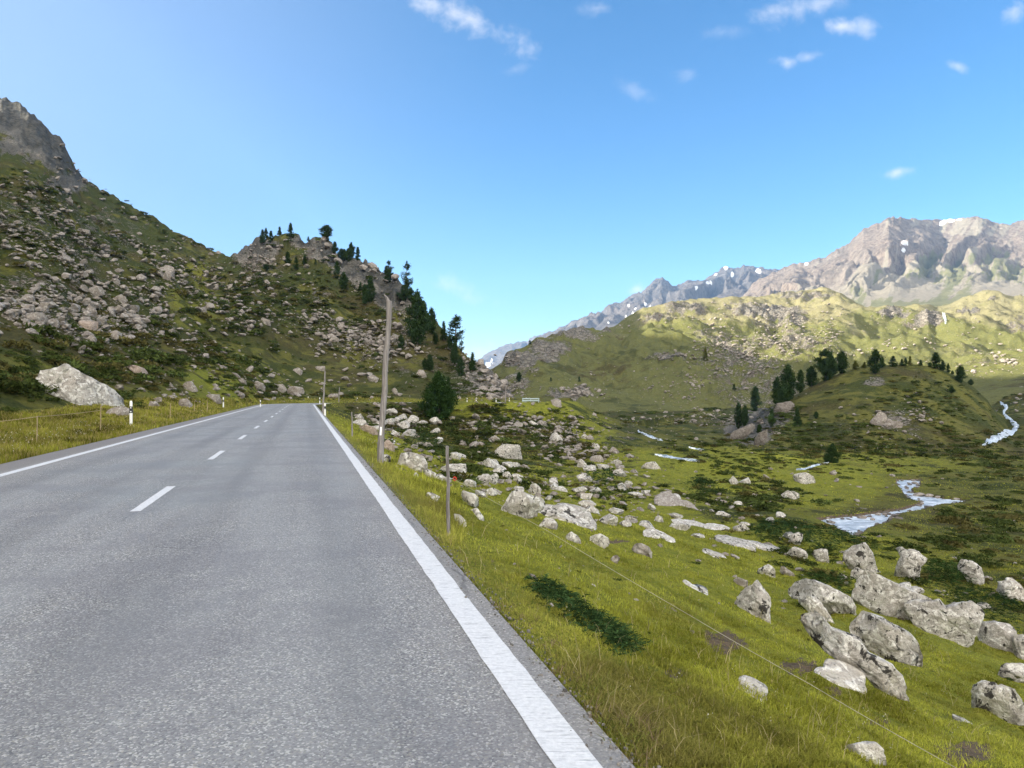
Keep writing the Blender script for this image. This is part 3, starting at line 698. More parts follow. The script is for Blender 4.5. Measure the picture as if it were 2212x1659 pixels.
# the brook: broken, foaming water lying in its bed
def m_water():
    n = NT('brook_water'); p = n.wpos()
    a = n.noise(n.mapping(p, (.8, 2.0, 1), (0, 0, -.35)), 1.5, 6, .66, .8); b = n.noise(p, 5, 5, .7)
    f = n.ramp(n.math('ADD', a, n.math('MULTIPLY', b, .55)), 0.73, .92)
    c = n.mix(n.ramp(a, .35, .65), (.12, .165, .215), (.29, .365, .45)); c = n.mix(f, c, (.78, .82, .87))
    n.pbsdf(c, n.ramp(f, 0, 1, .3, .8), .6, n.bump(n.math('ADD', a, n.math('MULTIPLY', b, .4)), .35, .08)); return n.m
M_WATER = m_water()
def brook():
    xs = np.arange(1755, 2105, 2.5); rows = np.arange(1028, 1162, 1.6)
    gx, gr_ = np.meshgrid(xs, rows, indexing='ij'); u = (gx - HX) / F
    P = np.array(BROOK, float); ins = in_poly(gx, gr_, P) | (poly_dist(gx, gr_, P) < 3.0 + 3.5 * gn(gx / 9, gr_ / 5, 3))
    # drop each point onto the smooth valley floor, water level .16 m below it
    Y = np.full(gx.shape, 60.)
    for k in range(40):
        z = H_base(u * Y, Y) - .13; row = HY - (z - CAMZ) / Y * F
        Y = np.clip(Y * (1 + .7 * (row - gr_) / (gr_ - 850)), 20, 200)
    z = H_base(u * Y, Y) - .13 + .03 * fbm(u * Y / 1.6, Y / 1.6, 3, 5)
    i = np.arange(gx.size).reshape(gx.shape)
    m = ins[:-1, :-1] & ins[1:, :-1] & ins[1:, 1:] & ins[:-1, 1:]
    q = np.stack([i[:-1, :-1], i[:-1, 1:], i[1:, 1:], i[1:, :-1]], -1)[m]
    V = np.stack([(u * Y).ravel(), Y.ravel(), z.ravel()], 1)
    used = np.unique(q); re = np.full(len(V), -1); re[used] = np.arange(len(used))
    tag(mesh_np('brook', V[used], re[q][:, ::-1], M_WATER, smooth=True), kind='structure')
brook()
def rivulet(name, pts, sheet, lift=.10):
    """narrow running water following the ground; pts = (x, row, width in metres)"""
    pts = np.array(pts, float); n = len(pts) * 9; t = np.linspace(0, len(pts) - 1, n)
    x = np.interp(t, range(len(pts)), pts[:, 0]) + 2.2 * gn(t * 1.7, t * 0 + pts[0, 0], 5); r = np.interp(t, range(len(pts)), pts[:, 1])
    X, Y, ok = sheet.hit(x, r); P = np.stack([X, Y], 1)
    for _ in range(3): P[1:-1] = (P[:-2] + 2 * P[1:-1] + P[2:]) / 4
    w = np.interp(t, range(len(pts)), pts[:, 2]) * (1 + .45 * gn(t * 2.3, t * 0, 8)) * np.clip(np.minimum(t, t[-1] - t) * 2.5 + .15, 0, 1)
    T = np.gradient(P, axis=0); T /= np.hypot(T[:, 0], T[:, 1])[:, None] + 1e-9; N = np.stack([T[:, 1], -T[:, 0]], 1)
    def zz(q): 
        xs = HX + F * q[:, 0] / q[:, 1]; return place_z(sheet, xs, q[:, 1])
    zc = zz(P); rows = []
    for a in (-1, -.5, 0, .5, 1):
        q = P + N * (a * w * .5)[:, None]; rows.append(np.stack([q[:, 0], q[:, 1], np.maximum(zz(q), zc - .3) + lift + .06 * RNG.random(n) - .2 * (abs(a) == 1)], 1))
    V = np.stack(rows, 1); m = 5; i = np.arange(n * m).reshape(n, m)
    q = np.stack([i[:-1, :-1], i[:-1, 1:], i[1:, 1:], i[1:, :-1]], -1).reshape(-1, 4)
    return tag(mesh_np(name, V.reshape(-1, 3), q, M_WATER, smooth=True), kind='structure')
def place_z(sheet, x, Y):
    k = np.clip(np.round((x - sheet.xs[0]) / (sheet.xs[1] - sheet.xs[0])).astype(int), 0, len(sheet.xs) - 1); j = np.clip(np.searchsorted(sheet.Y, Y), 0, len(sheet.Y) - 1)
    return sheet.z[j, k]
rivulet('stream', [(2160, 868, .7), (2176, 880, 1.0), (2167, 892, .7), (2180, 905, .9), (2197, 920, 1.1), (2190, 931, 1.4), (2166, 941, 1.3), (2145, 951, 1.2), (2122, 963, .7)], near)
rivulet('stream', [(1378, 932, .6), (1396, 940, .8), (1412, 947, 1.1), (1432, 953, .5)], near)
rivulet('stream', [(1414, 983, .6), (1445, 988, 1.1), (1480, 993, .8), (1512, 998, .4)], near)
rivulet('stream', [(1488, 967, .4), (1505, 971, .6), (1522, 974, .4)], near)
rivulet('stream', [(1790, 1000, .4), (1762, 1006, .7), (1740, 1013, .5), (1720, 1016, .3)], near)
rivulet('cascade', [(2036, 676, .8), (2039, 684, 1.4), (2041, 692, 1.8), (2043, 702, 1.0)], hill2, lift=.4)

# ================================================================ camera, light, air
cam = bpy.data.cameras.new('camera'); co = bpy.data.objects.new('camera', cam); C.objects.link(co)
co.location = (0, 0, CAMZ); co.rotation_euler = (PI / 2, 0, 0)
cam.sensor_width = 36; cam.lens = F / 2212 * 36; cam.shift_y = 20.5 / 2212; cam.clip_start = .1; cam.clip_end = 60000
bpy.context.scene.camera = co

SUN_AZ, SUN_EL = -97., 18.2                     # from straight ahead (+Y), negative = left
S = Vector((math.sin(math.radians(SUN_AZ)) * math.cos(math.radians(SUN_EL)), math.cos(math.radians(SUN_AZ)) * math.cos(math.radians(SUN_EL)), math.sin(math.radians(SUN_EL))))
sl = bpy.data.lights.new('sun', 'SUN'); sl.energy = SUN_E; sl.angle = math.radians(.53); sl.color = (1, .90, .75)
so = bpy.data.objects.new('sun', sl); C.objects.link(so); so.rotation_euler = S.to_track_quat('Z', 'Y').to_euler()

def world():
    w = bpy.data.worlds.new('World'); bpy.context.scene.world = w; w.use_nodes = True
    t = w.node_tree; t.nodes.clear()
    n = lambda typ, **k: (lambda d: [setattr(d, a, b) for a, b in k.items()] and d or d)(t.nodes.new(typ))
    lk = t.links.new
    out = n('ShaderNodeOutputWorld'); bg = n('ShaderNodeBackground'); lk(bg.outputs[0], out.inputs[0])
    sky = n('ShaderNodeTexSky'); sky.sky_type = 'NISHITA'; sky.sun_disc = False
    sky.sun_elevation = math.radians(SUN_EL); sky.sun_rotation = math.radians(SUN_AZ)
    sky.altitude = 2000; sky.air_density = SKY_AIR; sky.dust_density = SKY_DUST; sky.ozone_density = SKY_OZ
    bg.inputs[1].default_value = SKY_S
    def M(op, a, b=0., clamp=False):
        d = n('ShaderNodeMath', operation=op); d.use_clamp = clamp
        for s, v in ((d.inputs[0], a), (d.inputs[1], b)):
            if isinstance(v, (int, float)): s.default_value = v
            else: lk(v, s)
        return d.outputs[0]
    def ss(v, a, b, lo=0., hi=1.):
        d = n('ShaderNodeMapRange', interpolation_type='SMOOTHSTEP'); lk(v, d.inputs[0])
        for k, q in zip((1, 2, 3, 4), (a, b, lo, hi)): d.inputs[k].default_value = q
        return d.outputs[0]
    tc = n('ShaderNodeTexCoord').outputs['Generated']
    sp = n('ShaderNodeSeparateXYZ'); lk(tc, sp.inputs[0]); X, Y, Z = sp.outputs
    # clouds: position in the sky as azimuth and height (tangents about straight ahead)
    yy = M('MAXIMUM', Y, .05); U = M('DIVIDE', X, yy); Vv = M('DIVIDE', Z, yy)
    cv = n('ShaderNodeCombineXYZ'); lk(U, cv.inputs[0]); lk(Vv, cv.inputs[1])
    def noise(vec, sc, det=6, ro=.6, di=0., mp=None):
        if mp:
            m = n('ShaderNodeMapping'); lk(vec, m.inputs[0]); m.inputs['Scale'].default_value = mp[0]; m.inputs['Rotation'].default_value = (0, 0, mp[1]); vec = m.outputs[0]
        d = n('ShaderNodeTexNoise'); lk(vec, d.inputs['Vector']); d.inputs['Scale'].default_value = sc; d.inputs['Detail'].default_value = det
        d.inputs['Roughness'].default_value = ro; d.inputs['Distortion'].default_value = di; return d.outputs['Fac']
    nz = noise(cv.outputs[0], 11, 7, .62, .4); nf = noise(cv.outputs[0], 34, 5, .6, .3)
    tot = None
    for (cx, cy, rx, ry, rot, st) in CLOUDS:
        u0, v0 = (cx - HX) / F, (HY - cy) / F; ca, sa = math.cos(rot), math.sin(rot)
        du = M('SUBTRACT', U, u0); dv = M('SUBTRACT', Vv, v0)
        a = M('DIVIDE', M('ADD', M('MULTIPLY', du, ca), M('MULTIPLY', dv, sa)), rx / F)
        b = M('DIVIDE', M('SUBTRACT', M('MULTIPLY', dv, ca), M('MULTIPLY', du, sa)), ry / F)
        r = M('SQRT', M('ADD', M('MULTIPLY', a, a), M('MULTIPLY', b, b)))
        k = M('SUBTRACT', M('ADD', M('MULTIPLY', M('SUBTRACT', nz, .5), 2.2), M('MULTIPLY', M('SUBTRACT', nf, .5), 2.0)), M('SUBTRACT', r, .75))
        k = M('MULTIPLY', ss(k, -.3, 1.45), st)
        tot = k if tot is None else M('MAXIMUM', tot, k)
    tot = M('MULTIPLY', tot, M('GREATER_THAN', Y, .06))
    veil = M('MULTIPLY', ss(U, .10, -.85), M('MULTIPLY', ss(noise(tc, 1.6, 4, .5), .2, .8, .7, 1.0), VEIL)); tot = M('MAXIMUM', tot, veil)
    # the part of the sky behind the viewpoint: bright broken cumulus, unseen, added to fill the shaded ground
    cb = noise(tc, 2.4, 7, .6, .3); back = M('MULTIPLY', ss(cb, .36, .54), M('MULTIPLY', ss(Y, .05, -.35), ss(Z, .02, .2)))
    hs = n('ShaderNodeHueSaturation'); lk(sky.outputs[0], hs.inputs['Color']); hs.inputs['Saturation'].default_value = SKY_SAT; hs.inputs['Hue'].default_value = SKY_HUE; hs.inputs['Value'].default_value = SKY_V
    mx = n('ShaderNodeMix', data_type='RGBA'); lk(tot, mx.inputs['Factor']); lk(hs.outputs[0], mx.inputs[6]); mx.inputs[7].default_value = CLOUD_C + (1,)
    mb = n('ShaderNodeMix', data_type='RGBA'); lk(back, mb.inputs['Factor']); lk(mx.outputs[2], mb.inputs[6]); mb.inputs[7].default_value = BACK_FILL_C + (1,)
    lk(mb.outputs[2], bg.inputs[0])
CLOUDS = [(1010, 40, 170, 44, -.42, .8), (1085, 70, 120, 40, -.45, .75), (930, 6, 110, 30, -.4, .7), (1290, 18, 46, 20, 0, .35), (1700, 20, 90, 34, .25, .62), (1770, 8, 80, 22, .1, .55), (1822, 56, 40, 22, 0, .85), (1868, 56, 34, 26, -.6, .6), (1700, 136, 34, 24, 0, .8), (1745, 122, 44, 18, .2, .5),
          (1938, 372, 52, 15, .25, .8), (2066, 142, 34, 13, -.3, .6), (2190, 30, 46, 34, .5, .6), (1480, 162, 34, 18, 0, .35), (1368, 196, 60, 22, -.4, .25), (1560, 70, 70, 22, .1, .25), (980, 618, 120, 34, -.28, .62), (1010, 640, 70, 22, -.3, .5), (1045, 762, 80, 30, -.05, 1.0), (990, 755, 60, 16, 0, .8), (1378, 626, 26, 12, .3, .85),
          (262, 385, 24, 50, .5, .22), (1115, 150, 40, 16, .3, .22)]
# ================================================================ rocks
def ico(sub):
    b = bmesh.new(); bmesh.ops.create_icosphere(b, subdivisions=sub, radius=1); b.verts.ensure_lookup_table()
    v = np.array([x.co[:] for x in b.verts]); f = np.array([[x.index for x in q.verts] for q in b.faces]); b.free(); return v, f
ICO = {k: ico(k) for k in (1, 2, 3, 4, 5)}

def cut_planes(v, rng, n, lo, hi, flat=1.0):
    for _ in range(n):
        d = rng.normal(size=3); d[2] *= flat; d /= np.linalg.norm(d); h = rng.uniform(lo, hi)
        q = v @ d; m = q > h; v[m] -= np.outer(q[m] - h, d)
    return v

def rock_proto(seed, sub=3, cuts=14, rough=.06):
    rng = np.random.default_rng(seed); v = ICO[sub][0].copy()
    v *= (1 + .22 * n3(v, 1.1, seed))[:, None]
    v = cut_planes(v, rng, cuts, .42, .92)
    if rough: v *= (1 + rough * n3(v, 3.2, seed + 3) + rough * .5 * n3(v, 8, seed + 4))[:, None]
    v /= np.abs(v).max(0)
    return v, ICO[sub][1]

M_ROCK = m_rock('lichen_granite', 1.1); M_ROCKP = m_rock('pale_granite', 1.28, 0, .7); M_ROCKD = m_rock('dark_rock', .72, .15, .6); M_ROCKB = m_rock('russet_rock', .85, .5, .5)
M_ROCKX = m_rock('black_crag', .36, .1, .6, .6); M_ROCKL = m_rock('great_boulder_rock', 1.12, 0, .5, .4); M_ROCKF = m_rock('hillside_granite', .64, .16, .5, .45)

REG = {'g8': (1520.6, 1140.5, .3125), 'g3': (1036.8, 864, .3125), 'g2': (553., 829.4, .3125), 'gl': (0, 553., .25), 'g7': (1520.6, 829.4, .3125), 'gk': (518.4, 466.6, .25)}
def hero(reg, pts, label, mat=None, depth=.8, sub=4, flat=False, seed=None, lift=0.0, dark=None):
    """a boulder whose front outline is pts; it gets its own distance, size and thickness"""
    ox, oy, k = REG[reg]; P = np.array(pts, float) * k + np.array([ox, oy])
    n = len(P); A = 0; cx = cy = 0
    for i in range(n):
        c = P[i, 0] * P[(i + 1) % n, 1] - P[(i + 1) % n, 0] * P[i, 1]; A += c; cx += (P[i, 0] + P[(i + 1) % n, 0]) * c; cy += (P[i, 1] + P[(i + 1) % n, 1]) * c
    cx /= 3 * A; cy /= 3 * A
    y1 = P[:, 1].max(); y0 = P[:, 1].min()
    X, Y, ok = near.hit([cx], [min(y1 - .12 * (y1 - y0), 1657)])
    Y0 = Y[0]; s = Y0 / F
    seed = seed or int(abs(cx * 7 + cy * 13)) % 9973; rng = np.random.default_rng(seed)
    v, f = ICO[sub][0].copy(), ICO[sub][1]
    # radial outline
    Q = P - np.array([cx, cy]); ang = np.arctan2(-Q[:, 1], Q[:, 0])
    th = np.linspace(-PI, PI, 361); rad = np.zeros(361)
    for i, t in enumerate(th):
        d = np.array([math.cos(t), -math.sin(t)]); best = 0
        for j in range(n):
            a, b = Q[j], Q[(j + 1) % n]; e = b - a; den = d[0] * e[1] - d[1] * e[0]
            if abs(den) < 1e-9: continue
            tt = (a[0] * e[1] - a[1] * e[0]) / den; uu = (a[0] * d[1] - a[1] * d[0]) / den
            if tt > 0 and -1e-6 <= uu <= 1 + 1e-6: best = max(best, tt)
        rad[i] = best
    half = math.sqrt(abs(A) / 2 / PI)
    if flat:                                     # a slab lying in the turf: outline dropped onto the ground
        gx, gy, ok = near.hit(P[:, 0], np.minimum(P[:, 1], 1656)); Yc = np.median(gy); wd = (P[:, 0].max() - P[:, 0].min()) / F * Yc
        k_ = min(1.0, .75 * wd / max(gy.max() - gy.min(), 1e-3)); gy = Yc + (gy - Yc) * k_; gx = (P[:, 0] - HX) / F * gy; gz = CAMZ + (HY - P[:, 1]) / F * gy
        c0, c1, c2 = gx.mean(), gy.mean(), gz.mean(); th = np.linspace(-PI, PI, 361)
        pl = np.linalg.lstsq(np.stack([gx - c0, gy - c1, np.ones(n)], 1), gz - c2, rcond=None)[0]
        an = np.arctan2(gy - c1, gx - c0); o_ = np.argsort(an); an = an[o_]; rd = np.hypot(gx - c0, gy - c1)[o_]
        t_ = np.arctan2(v[:, 1], v[:, 0]); R = np.interp(t_, np.concatenate([an - 2 * PI, an, an + 2 * PI]), np.tile(rd, 3)); r2 = np.hypot(v[:, 0], v[:, 1]) ** .6
        q = v[:, 2]; th_ = np.where(q > 0, q * .13, q * .75) * rd.mean()
        w = np.stack([np.cos(t_) * R * r2, np.sin(t_) * R * r2, th_], 1); w[:, 2] *= (1 + .35 * n3(v, 2.2, seed)); w *= (1 + .06 * n3(v, 3, seed + 1) + .03 * n3(v, 9, seed + 2))[:, None]
        w[:, 2] += pl[0] * w[:, 0] + pl[1] * w[:, 1] + .05 * rd.mean() * n3(w / rd.mean(), 2.5, seed + 4)
        ob = mesh_np('boulder', w, f, mat or M_ROCK, smooth=True); ob.location = (c0, c1, c2)
        return tag(ob, label, 'boulder', 'boulders lying on the slopes')
    # bulge: depth axis is y
    tv = np.arctan2(v[:, 2], v[:, 0]); r2 = np.hypot(v[:, 0], v[:, 2])
    R = np.interp(tv, th, rad)
    rr = r2 ** .62
    R = R * 1.15; x = np.cos(tv) * R * rr; z = np.sin(tv) * R * rr; y = v[:, 1] * half * depth * 1.15
    w = np.stack([x, y, z], 1)
    # facets on front and back, roughness
    m = half
    for _ in range(16):
        d = rng.normal(size=3); d[1] = -abs(d[1]) - 1.1 if rng.random() < .8 else abs(d[1]) + .4; d[2] = d[2] * .7 + .25; d /= np.linalg.norm(d)
        q = w @ d; h = np.quantile(q, rng.uniform(.80, .95)); k_ = q > h; w[k_] -= np.outer((q[k_] - h) * .94, d)
    cr = -.10 * np.clip(1 - np.abs(n3(w / m, 2.2, seed + 8)) / .07, 0, 1)
    nr = cr + n3(w / m, 1.6, seed) * .07 + n3(w / m, 4.2, seed + 1) * .045 + n3(w / m, 11, seed + 2) * .022
    lay = .03 * gn((w[:, 2] + .35 * w[:, 0]) / m * 5.5, w[:, 1] / m * .8, seed + 3)
    w *= (1 + nr + lay)[:, None]
    w = w * s
    ctr = np.array([(cx - HX) / F * Y0, Y0 + half * s * depth * .55, CAMZ + (HY - cy) / F * Y0])
    # turn to the view direction so the outline faces the viewpoint
    a = math.atan2((cx - HX) / F, 1.0); ca, sa = math.cos(-a), math.sin(-a)
    w2 = w.copy(); w2[:, 0] = w[:, 0] * ca - w[:, 1] * sa; w2[:, 1] = w[:, 0] * sa + w[:, 1] * ca
    # root it: sink the underside into the turf
    zmin = w2[:, 2].min(); low = w2[:, 2] < zmin + .25 * (w2[:, 2].max() - zmin)
    w2[low, 2] -= .18 * half * s
    o = mesh_np('boulder', w2, f, mat or M_ROCK, smooth=True); o.location = ctr
    for p in (): pass
    return tag(o, label, 'boulder', 'boulders lying on the slopes')
H = hero
W_ = M_ROCKP
# cluster at the foot of the bank
H('g8', [(232, 560), (290, 480), (390, 388), (450, 450), (500, 520), (538, 620), (530, 660), (440, 640), (330, 620), (240, 600)], 'pointed pyramid shaped boulder standing apart in the grass, dark patch on its lower left side', M_ROCK, sub=5)
H('g8', [(548, 470), (600, 410), (700, 385), (800, 400), (940, 450), (1010, 490), (1080, 560), (1105, 610), (1040, 645), (900, 600), (820, 520), (700, 490), (600, 500)], 'long grey boulder sloping down to the right behind a smaller white slab', M_ROCK, sub=5)
H('g8', [(650, 500), (700, 485), (790, 495), (830, 550), (895, 640), (820, 645), (740, 590), (680, 550)], 'white slab leaning against the front of a longer sloping grey boulder', W_)
H('g8', [(1115, 500), (1130, 400), (1165, 335), (1240, 370), (1400, 430), (1560, 500), (1580, 560), (1520, 640), (1400, 660), (1250, 640), (1160, 600), (1115, 560)], 'big wedge shaped grey boulder with its peak at the left end, middle of the cluster', M_ROCK, sub=5)
H('g8', [(1005, 190), (1060, 150), (1130, 120), (1170, 180), (1190, 260), (1210, 320), (1120, 330), (1040, 290), (1005, 240)], 'upright tooth shaped greenish boulder behind the big wedge shaped one', M_ROCK)
H('g8', [(1340, 168), (1385, 150), (1420, 170), (1500, 168), (1580, 200), (1570, 240), (1510, 270), (1505, 360), (1480, 395), (1360, 350), (1370, 290), (1400, 220)], 'tall narrow boulder with black lichen on its overhanging top, shrub at its right', M_ROCK)
H('g8', [(1730, 230), (1800, 225), (1870, 240), (1920, 280), (1940, 360), (1920, 405), (1870, 390), (1820, 330), (1770, 280)], 'curved grey boulder half hidden by a green shrub on its left', M_ROCK)
H('g8', [(2045, 440), (2070, 400), (2140, 385), (2230, 400), (2230, 520), (2120, 510), (2070, 470)], 'white and brown boulder at the right edge above the cluster', W_)
H('g8', [(1505, 660), (1500, 590), (1560, 565), (1640, 560), (1690, 540), (1720, 590), (1800, 550), (1870, 530), (1940, 580), (1970, 640), (1970, 720), (1900, 800), (1780, 840), (1680, 820), (1560, 740)], 'bulky grey boulder with two humps and a dark notch between them', M_ROCK, sub=5)
H('g8', [(1920, 780), (1960, 700), (2050, 680), (2180, 690), (2200, 760), (2180, 850), (2060, 870), (1960, 840)], 'rounded smooth boulder leaning on the right side of the two humped one', M_ROCK)
H('g8', [(2180, 830), (2190, 740), (2260, 700), (2320, 800), (2280, 950), (2180, 940)], 'boulder cut by the right edge of the view, right of the rounded smooth one', M_ROCK)
H('g8', [(955, 690), (1040, 650), (1130, 635), (1260, 670), (1370, 720), (1480, 790), (1580, 880), (1660, 930), (1540, 920), (1460, 950), (1340, 960), (1200, 880), (1100, 800), (1000, 770)], 'whale backed pale boulder tapering to the right in the front of the cluster', M_ROCK, sub=5)
H('g8', [(660, 750), (720, 680), (790, 650), (860, 690), (880, 740), (1000, 770), (1100, 800), (1150, 880), (1270, 930), (1340, 1010), (1375, 1070), (1330, 1110), (1200, 1090), (1130, 1010), (1090, 960), (960, 930), (850, 880), (740, 830)], 'long knobbly boulder lying diagonally across the front of the whale backed one', M_ROCK, sub=5)
H('g8', [(690, 1100), (740, 1060), (790, 1020), (770, 960), (830, 930), (960, 950), (1080, 960), (1110, 1060), (1130, 1130), (1000, 1160), (900, 1120), (780, 1140)], 'flat white rock slab with brown moss patches set in the turf under the long boulder', m_rock('mossy_white_rock', 1.3, 0, .3), flat=True)
H('g8', [(1840, 1220), (1900, 1170), (1990, 1110), (2090, 1100), (2150, 1130), (2200, 1220), (2212, 1300), (2130, 1345), (2000, 1310), (1880, 1280)], 'lone grey boulder with black spots low at the right edge, below the cluster', M_ROCK, sub=5)
H('g8', [(930, 1560), (1000, 1540), (1100, 1510), (1190, 1500), (1240, 1540), (1255, 1620), (1180, 1615), (1090, 1590), (1000, 1610)], 'small white outcrop in the bright grass at the bottom right', W_)
H('g8', [(1970, 1030), (2050, 1000), (2130, 960), (2260, 940), (2260, 1080), (2140, 1040), (2020, 1060)], 'low grey ledge at the right edge just above the lone spotted boulder', M_ROCK)
H('g8', [(575, 105), (610, 60), (670, 25), (700, 40), (680, 80), (660, 120), (620, 130)], 'small upright pale boulder beside the dark juniper below the brook', M_ROCK)
H('g8', [(580, 190), (620, 150), (670, 125), (710, 170), (735, 230), (680, 225), (600, 215)], 'small yellowish cone shaped boulder in a row of three below the brook', M_ROCK)
H('g8', [(730, 190), (790, 160), (850, 150), (880, 190), (880, 250), (830, 245), (760, 220)], 'small blocky boulder at the right end of a row of three below the brook', M_ROCK)
H('g8', [(370, 320), (400, 275), (450, 262), (500, 290), (530, 335), (440, 340)], 'low striped boulder above the pyramid shaped one, left of its twin', M_ROCK)
H('g8', [(510, 280), (560, 275), (640, 330), (590, 340), (530, 310)], 'low striped boulder sloping right, right of its twin above the pyramid', M_ROCKD)
H('g8', [(205, 380), (240, 350), (300, 370), (350, 400), (300, 415), (230, 400)], 'low dark flecked rock just above the tip of the pyramid shaped boulder', M_ROCKD)
H('g8', [(930, 360), (960, 325), (1010, 350), (1010, 400), (960, 400)], 'small spotted round boulder at the left foot of the tooth shaped one', M_ROCK)
H('g8', [(1020, 310), (1070, 285), (1150, 320), (1160, 380), (1040, 370)], 'squat boulder between the tooth shaped one and the big wedge', M_ROCK)
H('g8', [(215, 1110), (260, 1090), (440, 1100), (430, 1150), (300, 1170), (230, 1150)], 'bare white slab lying flush in the turf below the fence wire', W_, flat=True)
H('g8', [(1720, 1290), (1780, 1310), (1870, 1370), (1850, 1390), (1770, 1340)], 'thin pale rock rib in the grass left of the lone spotted boulder', W_, flat=True)
# boulder field in the middle of the slope
H('g3', [(75, 750), (130, 700), (200, 650), (280, 645), (370, 680), (460, 700), (490, 740), (440, 770), (370, 800), (280, 830), (200, 800), (120, 780)], 'largest smooth egg shaped boulder of the field, right of the wooden fence post', M_ROCK, sub=5)
H('g3', [(400, 750), (520, 740), (720, 760), (780, 800), (740, 850), (790, 900), (800, 960), (700, 940), (600, 890), (520, 830), (400, 800)], 'broad flat grey slab running down right of the egg shaped boulder', M_ROCK, sub=5, flat=True)
H('g3', [(385, 850), (430, 820), (500, 830), (590, 870), (540, 900), (430, 895)], 'low smooth stone in front of the broad flat slab', M_ROCK)
H('g3', [(735, 990), (780, 950), (830, 930), (880, 960), (890, 1000), (850, 1020), (780, 1005)], 'pale boulder at the lower end of the broad flat slab', W_)
H('g3', [(590, 930), (630, 915), (680, 950), (700, 990), (650, 990), (600, 970)], 'small boulder with a russet moss cap left of the pale one', M_ROCK)
H('g3', [(105, 390), (120, 330), (190, 308), (260, 320), (290, 360), (280, 400), (190, 420), (130, 415)], 'large dome shaped boulder with a dark cap in the middle distance', M_ROCK, sub=5)
H('g3', [(60, 470), (120, 445), (200, 440), (290, 430), (300, 465), (200, 475), (100, 478)], 'low broken slab at the foot of the dark capped dome boulder', M_ROCK)
H('g3', [(470, 280), (500, 240), (530, 225), (560, 260), (585, 310), (540, 315), (490, 300)], 'pointed grey boulder below the road embankment', M_ROCK)
H('g3', [(740, 420), (780, 390), (840, 385), (875, 420), (820, 435)], 'brownish hump shaped rock behind the field, left of two grey ones', M_ROCKD)
H('g3', [(1110, 470), (1160, 435), (1210, 430), (1270, 475), (1200, 485)], 'low triangular grey boulder at the edge of the bright meadow', M_ROCK)
H('g3', [(895, 435), (950, 412), (1000, 440), (950, 450)], 'low grey rock between the brownish hump and the triangular boulder', M_ROCK)
H('g3', [(1225, 730), (1240, 650), (1300, 640), (1380, 680), (1520, 760), (1440, 785), (1300, 775), (1150, 760)], 'broad dark brown slanting slab in the middle of the field', M_ROCKD, sub=5, flat=True)
H('g3', [(335, 640), (350, 590), (390, 582), (440, 640), (400, 665)], 'upright block standing behind the egg shaped boulder', M_ROCK)
H('g3', [(665, 460), (700, 410), (750, 460), (700, 475)], 'small pyramid of rock left of the brownish hump', M_ROCK)
H('g3', [(1315, 865), (1400, 825), (1500, 840), (1560, 870), (1450, 885)], 'long white low slab, left of a similar grey one', W_, flat=True)
H('g3', [(1540, 880), (1640, 850), (1720, 890), (1620, 908)], 'long pale grey low slab, right of the white one', M_ROCKP, flat=True)
H('g3', [(1150, 960), (1290, 930), (1350, 965), (1250, 968)], 'white wedge lying alone in the grass in mid slope', W_, flat=True)
H('g3', [(980, 820), (1040, 800), (1130, 830), (1040, 842)], 'low grey hump below the dark brown slab', M_ROCK)
H('g3', [(1170, 825), (1240, 805), (1310, 830), (1250, 850)], 'low hump right of another below the dark brown slab', M_ROCK)
H('g3', [(1060, 1050), (1090, 985), (1180, 1030), (1230, 1080), (1120, 1085)], 'lichen spotted rock with a small companion in mid slope grass', M_ROCKD)
H('g3', [(900, 1110), (940, 1070), (970, 1100), (940, 1135)], 'small dark stone in the grass beside the fence wire', M_ROCKD)
H('g3', [(1400, 1255), (1470, 1270), (1560, 1300), (1480, 1318), (1420, 1295)], 'flat pale stone with russet end in the bright slope grass', M_ROCK, flat=True)
H('g7', [(610, 660), (650, 630), (710, 618), (750, 640), (775, 690), (720, 700), (630, 690)], 'smooth rounded boulder alone on the bright meadow above the brook', M_ROCK)
H('g3', [(2080, 660), (2140, 628), (2190, 680), (2110, 692)], 'pointed boulder on the meadow below the smooth rounded one', M_ROCK)
H('g3', [(1720, 550), (1750, 525), (1790, 570), (1750, 590)], 'small pale boulder on a heathy mound left of the meadow boulder', M_ROCK)
H('g3', [(1750, 890), (1820, 860), (1870, 900), (1780, 918)], 'low grey rock left of the dark juniper mat below the brook', M_ROCK)
H('g3', [(1540, 1060), (1620, 1045), (1690, 1080), (1620, 1097)], 'flat spotted stone in the pale grass left of the row of three', M_ROCK, flat=True)
H('g3', [(1620, 960), (1680, 940), (1850, 985), (2050, 1020), (2100, 1070), (1900, 1045), (1720, 1000)], 'long half buried rock rib leading to the row of three boulders', M_ROCK, flat=True)
H('g3', [(25, 640), (70, 610), (120, 650), (60, 668)], 'small wedge above left of the egg shaped boulder', M_ROCK)
H('g3', [(130, 520), (190, 498), (245, 530), (180, 548)], 'oval grey boulder below the dark capped dome', M_ROCK)
H('g3', [(50, 275), (100, 250), (165, 295), (90, 302)], 'dark sided slab upper left of the dark capped dome', M_ROCKD)
H('g3', [(700, 250), (725, 235), (750, 255), (740, 275), (710, 274)], 'pale cube shaped block on the slope under the embankment corner', M_ROCK)
H('g3', [(780, 330), (810, 303), (835, 330), (800, 347)], 'small boulder below the pale cube shaped block', M_ROCK)
H('g3', [(320, 145), (360, 145), (430, 185), (400, 192)], 'long white splinter of rock high on the embankment', W_)
H('g2', [(930, 540), (980, 490), (1060, 480), (1150, 510), (1170, 590), (1080, 600), (960, 570)], 'big pale boulder right of the foot of the leaning pole', M_ROCK, sub=5)
H('g2', [(1250, 590), (1350, 560), (1440, 560), (1450, 620), (1340, 640), (1270, 620)], 'broad boulder behind the top of the wooden fence post', M_ROCK)
